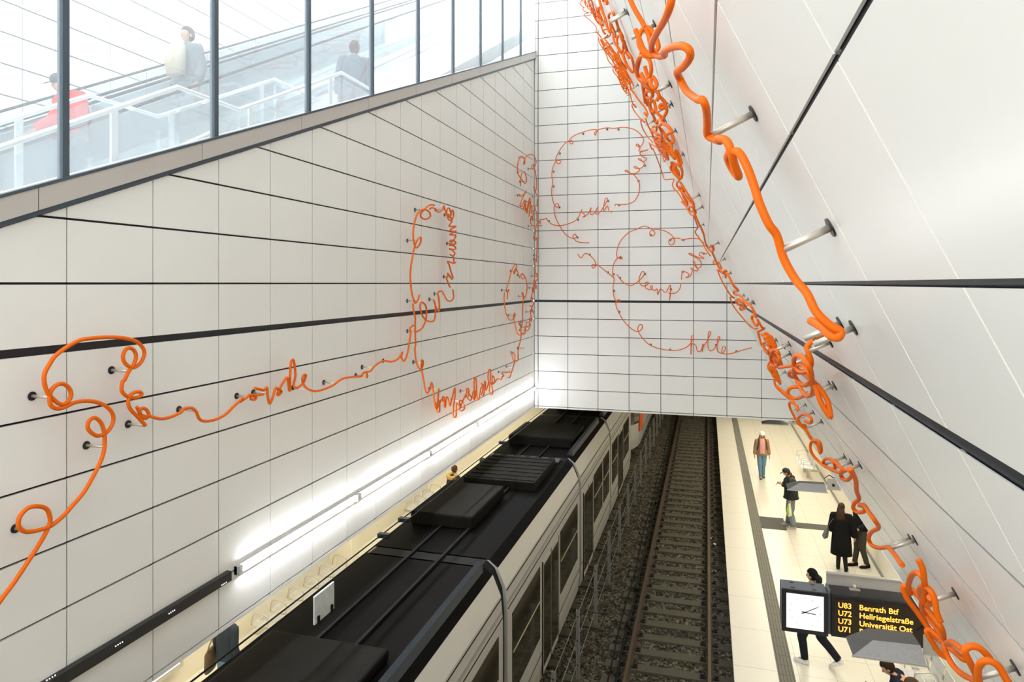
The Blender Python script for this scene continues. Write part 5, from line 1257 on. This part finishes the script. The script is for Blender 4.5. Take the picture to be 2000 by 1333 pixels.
t, P, hp, R = person('person in grey with a large beige bag on the escalator behind the glass', (-7.0, yy, ZC+escz(yy)-0.95), math.radians(170), {'look': (0.1, 1, -0.1)},
    {'trousers': pm('grey_trousers', (0.16, 0.18, 0.21)), 'jacket': pm('grey_jacket', (0.15, 0.18, 0.2)), 'jr': (0.2, 0.14, -0.02, 1), 'sleeve': (0.085, 0.07), 'hair': BROWNH}, 0.97)
bm = B(); sweep(bm, [(0, 0.2, 1.0), (0, 0.23, 1.2), (0, 0.19, 1.42)], [(0.1, 0.16), (0.12, 0.18), (0.08, 0.14)], 12, up=(0, 1, 0)); obj('front_bag', bm, pm('beige_bag', (0.5, 0.44, 0.33)), t)
yy = 9.6
t, P, hp, R = person('person in a long grey coat standing on the stair landing far behind the glass', (-5.35, yy, sz(yy)), math.radians(30), {'look': (0, 1, -0.1), 'ar': (0.09, 0.1, 0.09)},
    {'trousers': pm('slate_trousers', (0.07, 0.08, 0.11)), 'jacket': pm('slate_coat', (0.1, 0.13, 0.17)), 'jr': (0.22, 0.15, -0.35, 1.1), 'sleeve': (0.085, 0.07), 'hair': BROWNH, 'jname': 'coat'}, 1.0)
WORLD = 2.9; EXPO = 0.58
# ================================================================== camera and light
cam = bpy.data.cameras.new('camera'); co = bpy.data.objects.new('camera', cam); COL.objects.link(co)
cam.sensor_width = 36.0; cam.lens = F*36/2000; cam.clip_start = 0.05; cam.clip_end = 300
cam.shift_y = -(1333/2-HY)/2000
yaw = math.atan2(SN, CS)
co.location = (0, 0, ZC); co.rotation_euler = (math.pi/2, 0, yaw)
sc.camera = co
w = bpy.data.worlds.new('world'); sc.world = w; w.use_nodes = True
bg = w.node_tree.nodes['Background']; bg.inputs['Color'].default_value = (1.0, 0.99, 0.972, 1); bg.inputs['Strength'].default_value = WORLD
def alight(name, loc, sx, sy, power, col, rot=(0,0,0)):
    l = bpy.data.lights.new(name, 'AREA'); l.shape = 'RECTANGLE'; l.size = sx; l.size_y = sy; l.energy = power; l.color = col
    o = bpy.data.objects.new(name, l); COL.objects.link(o); o.location = loc; o.rotation_euler = rot
    return o
zs = ZC-HB
alight('platform_light', (3.05, 11, zs+0.02), 0.5, 14, 120, (1, 0.93, 0.78))
alight('platform_light', (2.4, 27, zs+0.06), 1.2, 20, 340, (1, 0.93, 0.78))
alight('platform_light', (-6.9, 9, zs+0.02), 1.0, 15, 260, (1, 0.93, 0.76))
alight('platform_light', (-7.0, 27, zs+0.06), 1.0, 20, 300, (1, 0.93, 0.76))
alight('stair_hall_fill', (-6.8, 9, ZC+11.5), 4.0, 16, 260, (0.92, 0.96, 1))  # added fill lamp out of view, brightens stairs and escalators
alight('stair_hall_fill', (-6.9, 20.5, ZC+9.5), 5.0, 6.0, 260, (0.85, 0.93, 1), (math.radians(-100), 0, 0))  # unseen lamp added for bluish daylight at the upper end of the hall
sc.view_settings.view_transform = 'Standard'; sc.view_settings.look = 'None'
sc.view_settings.exposure = EXPO; sc.view_settings.gamma = 1.0; sc.view_settings.use_curve_mapping = False
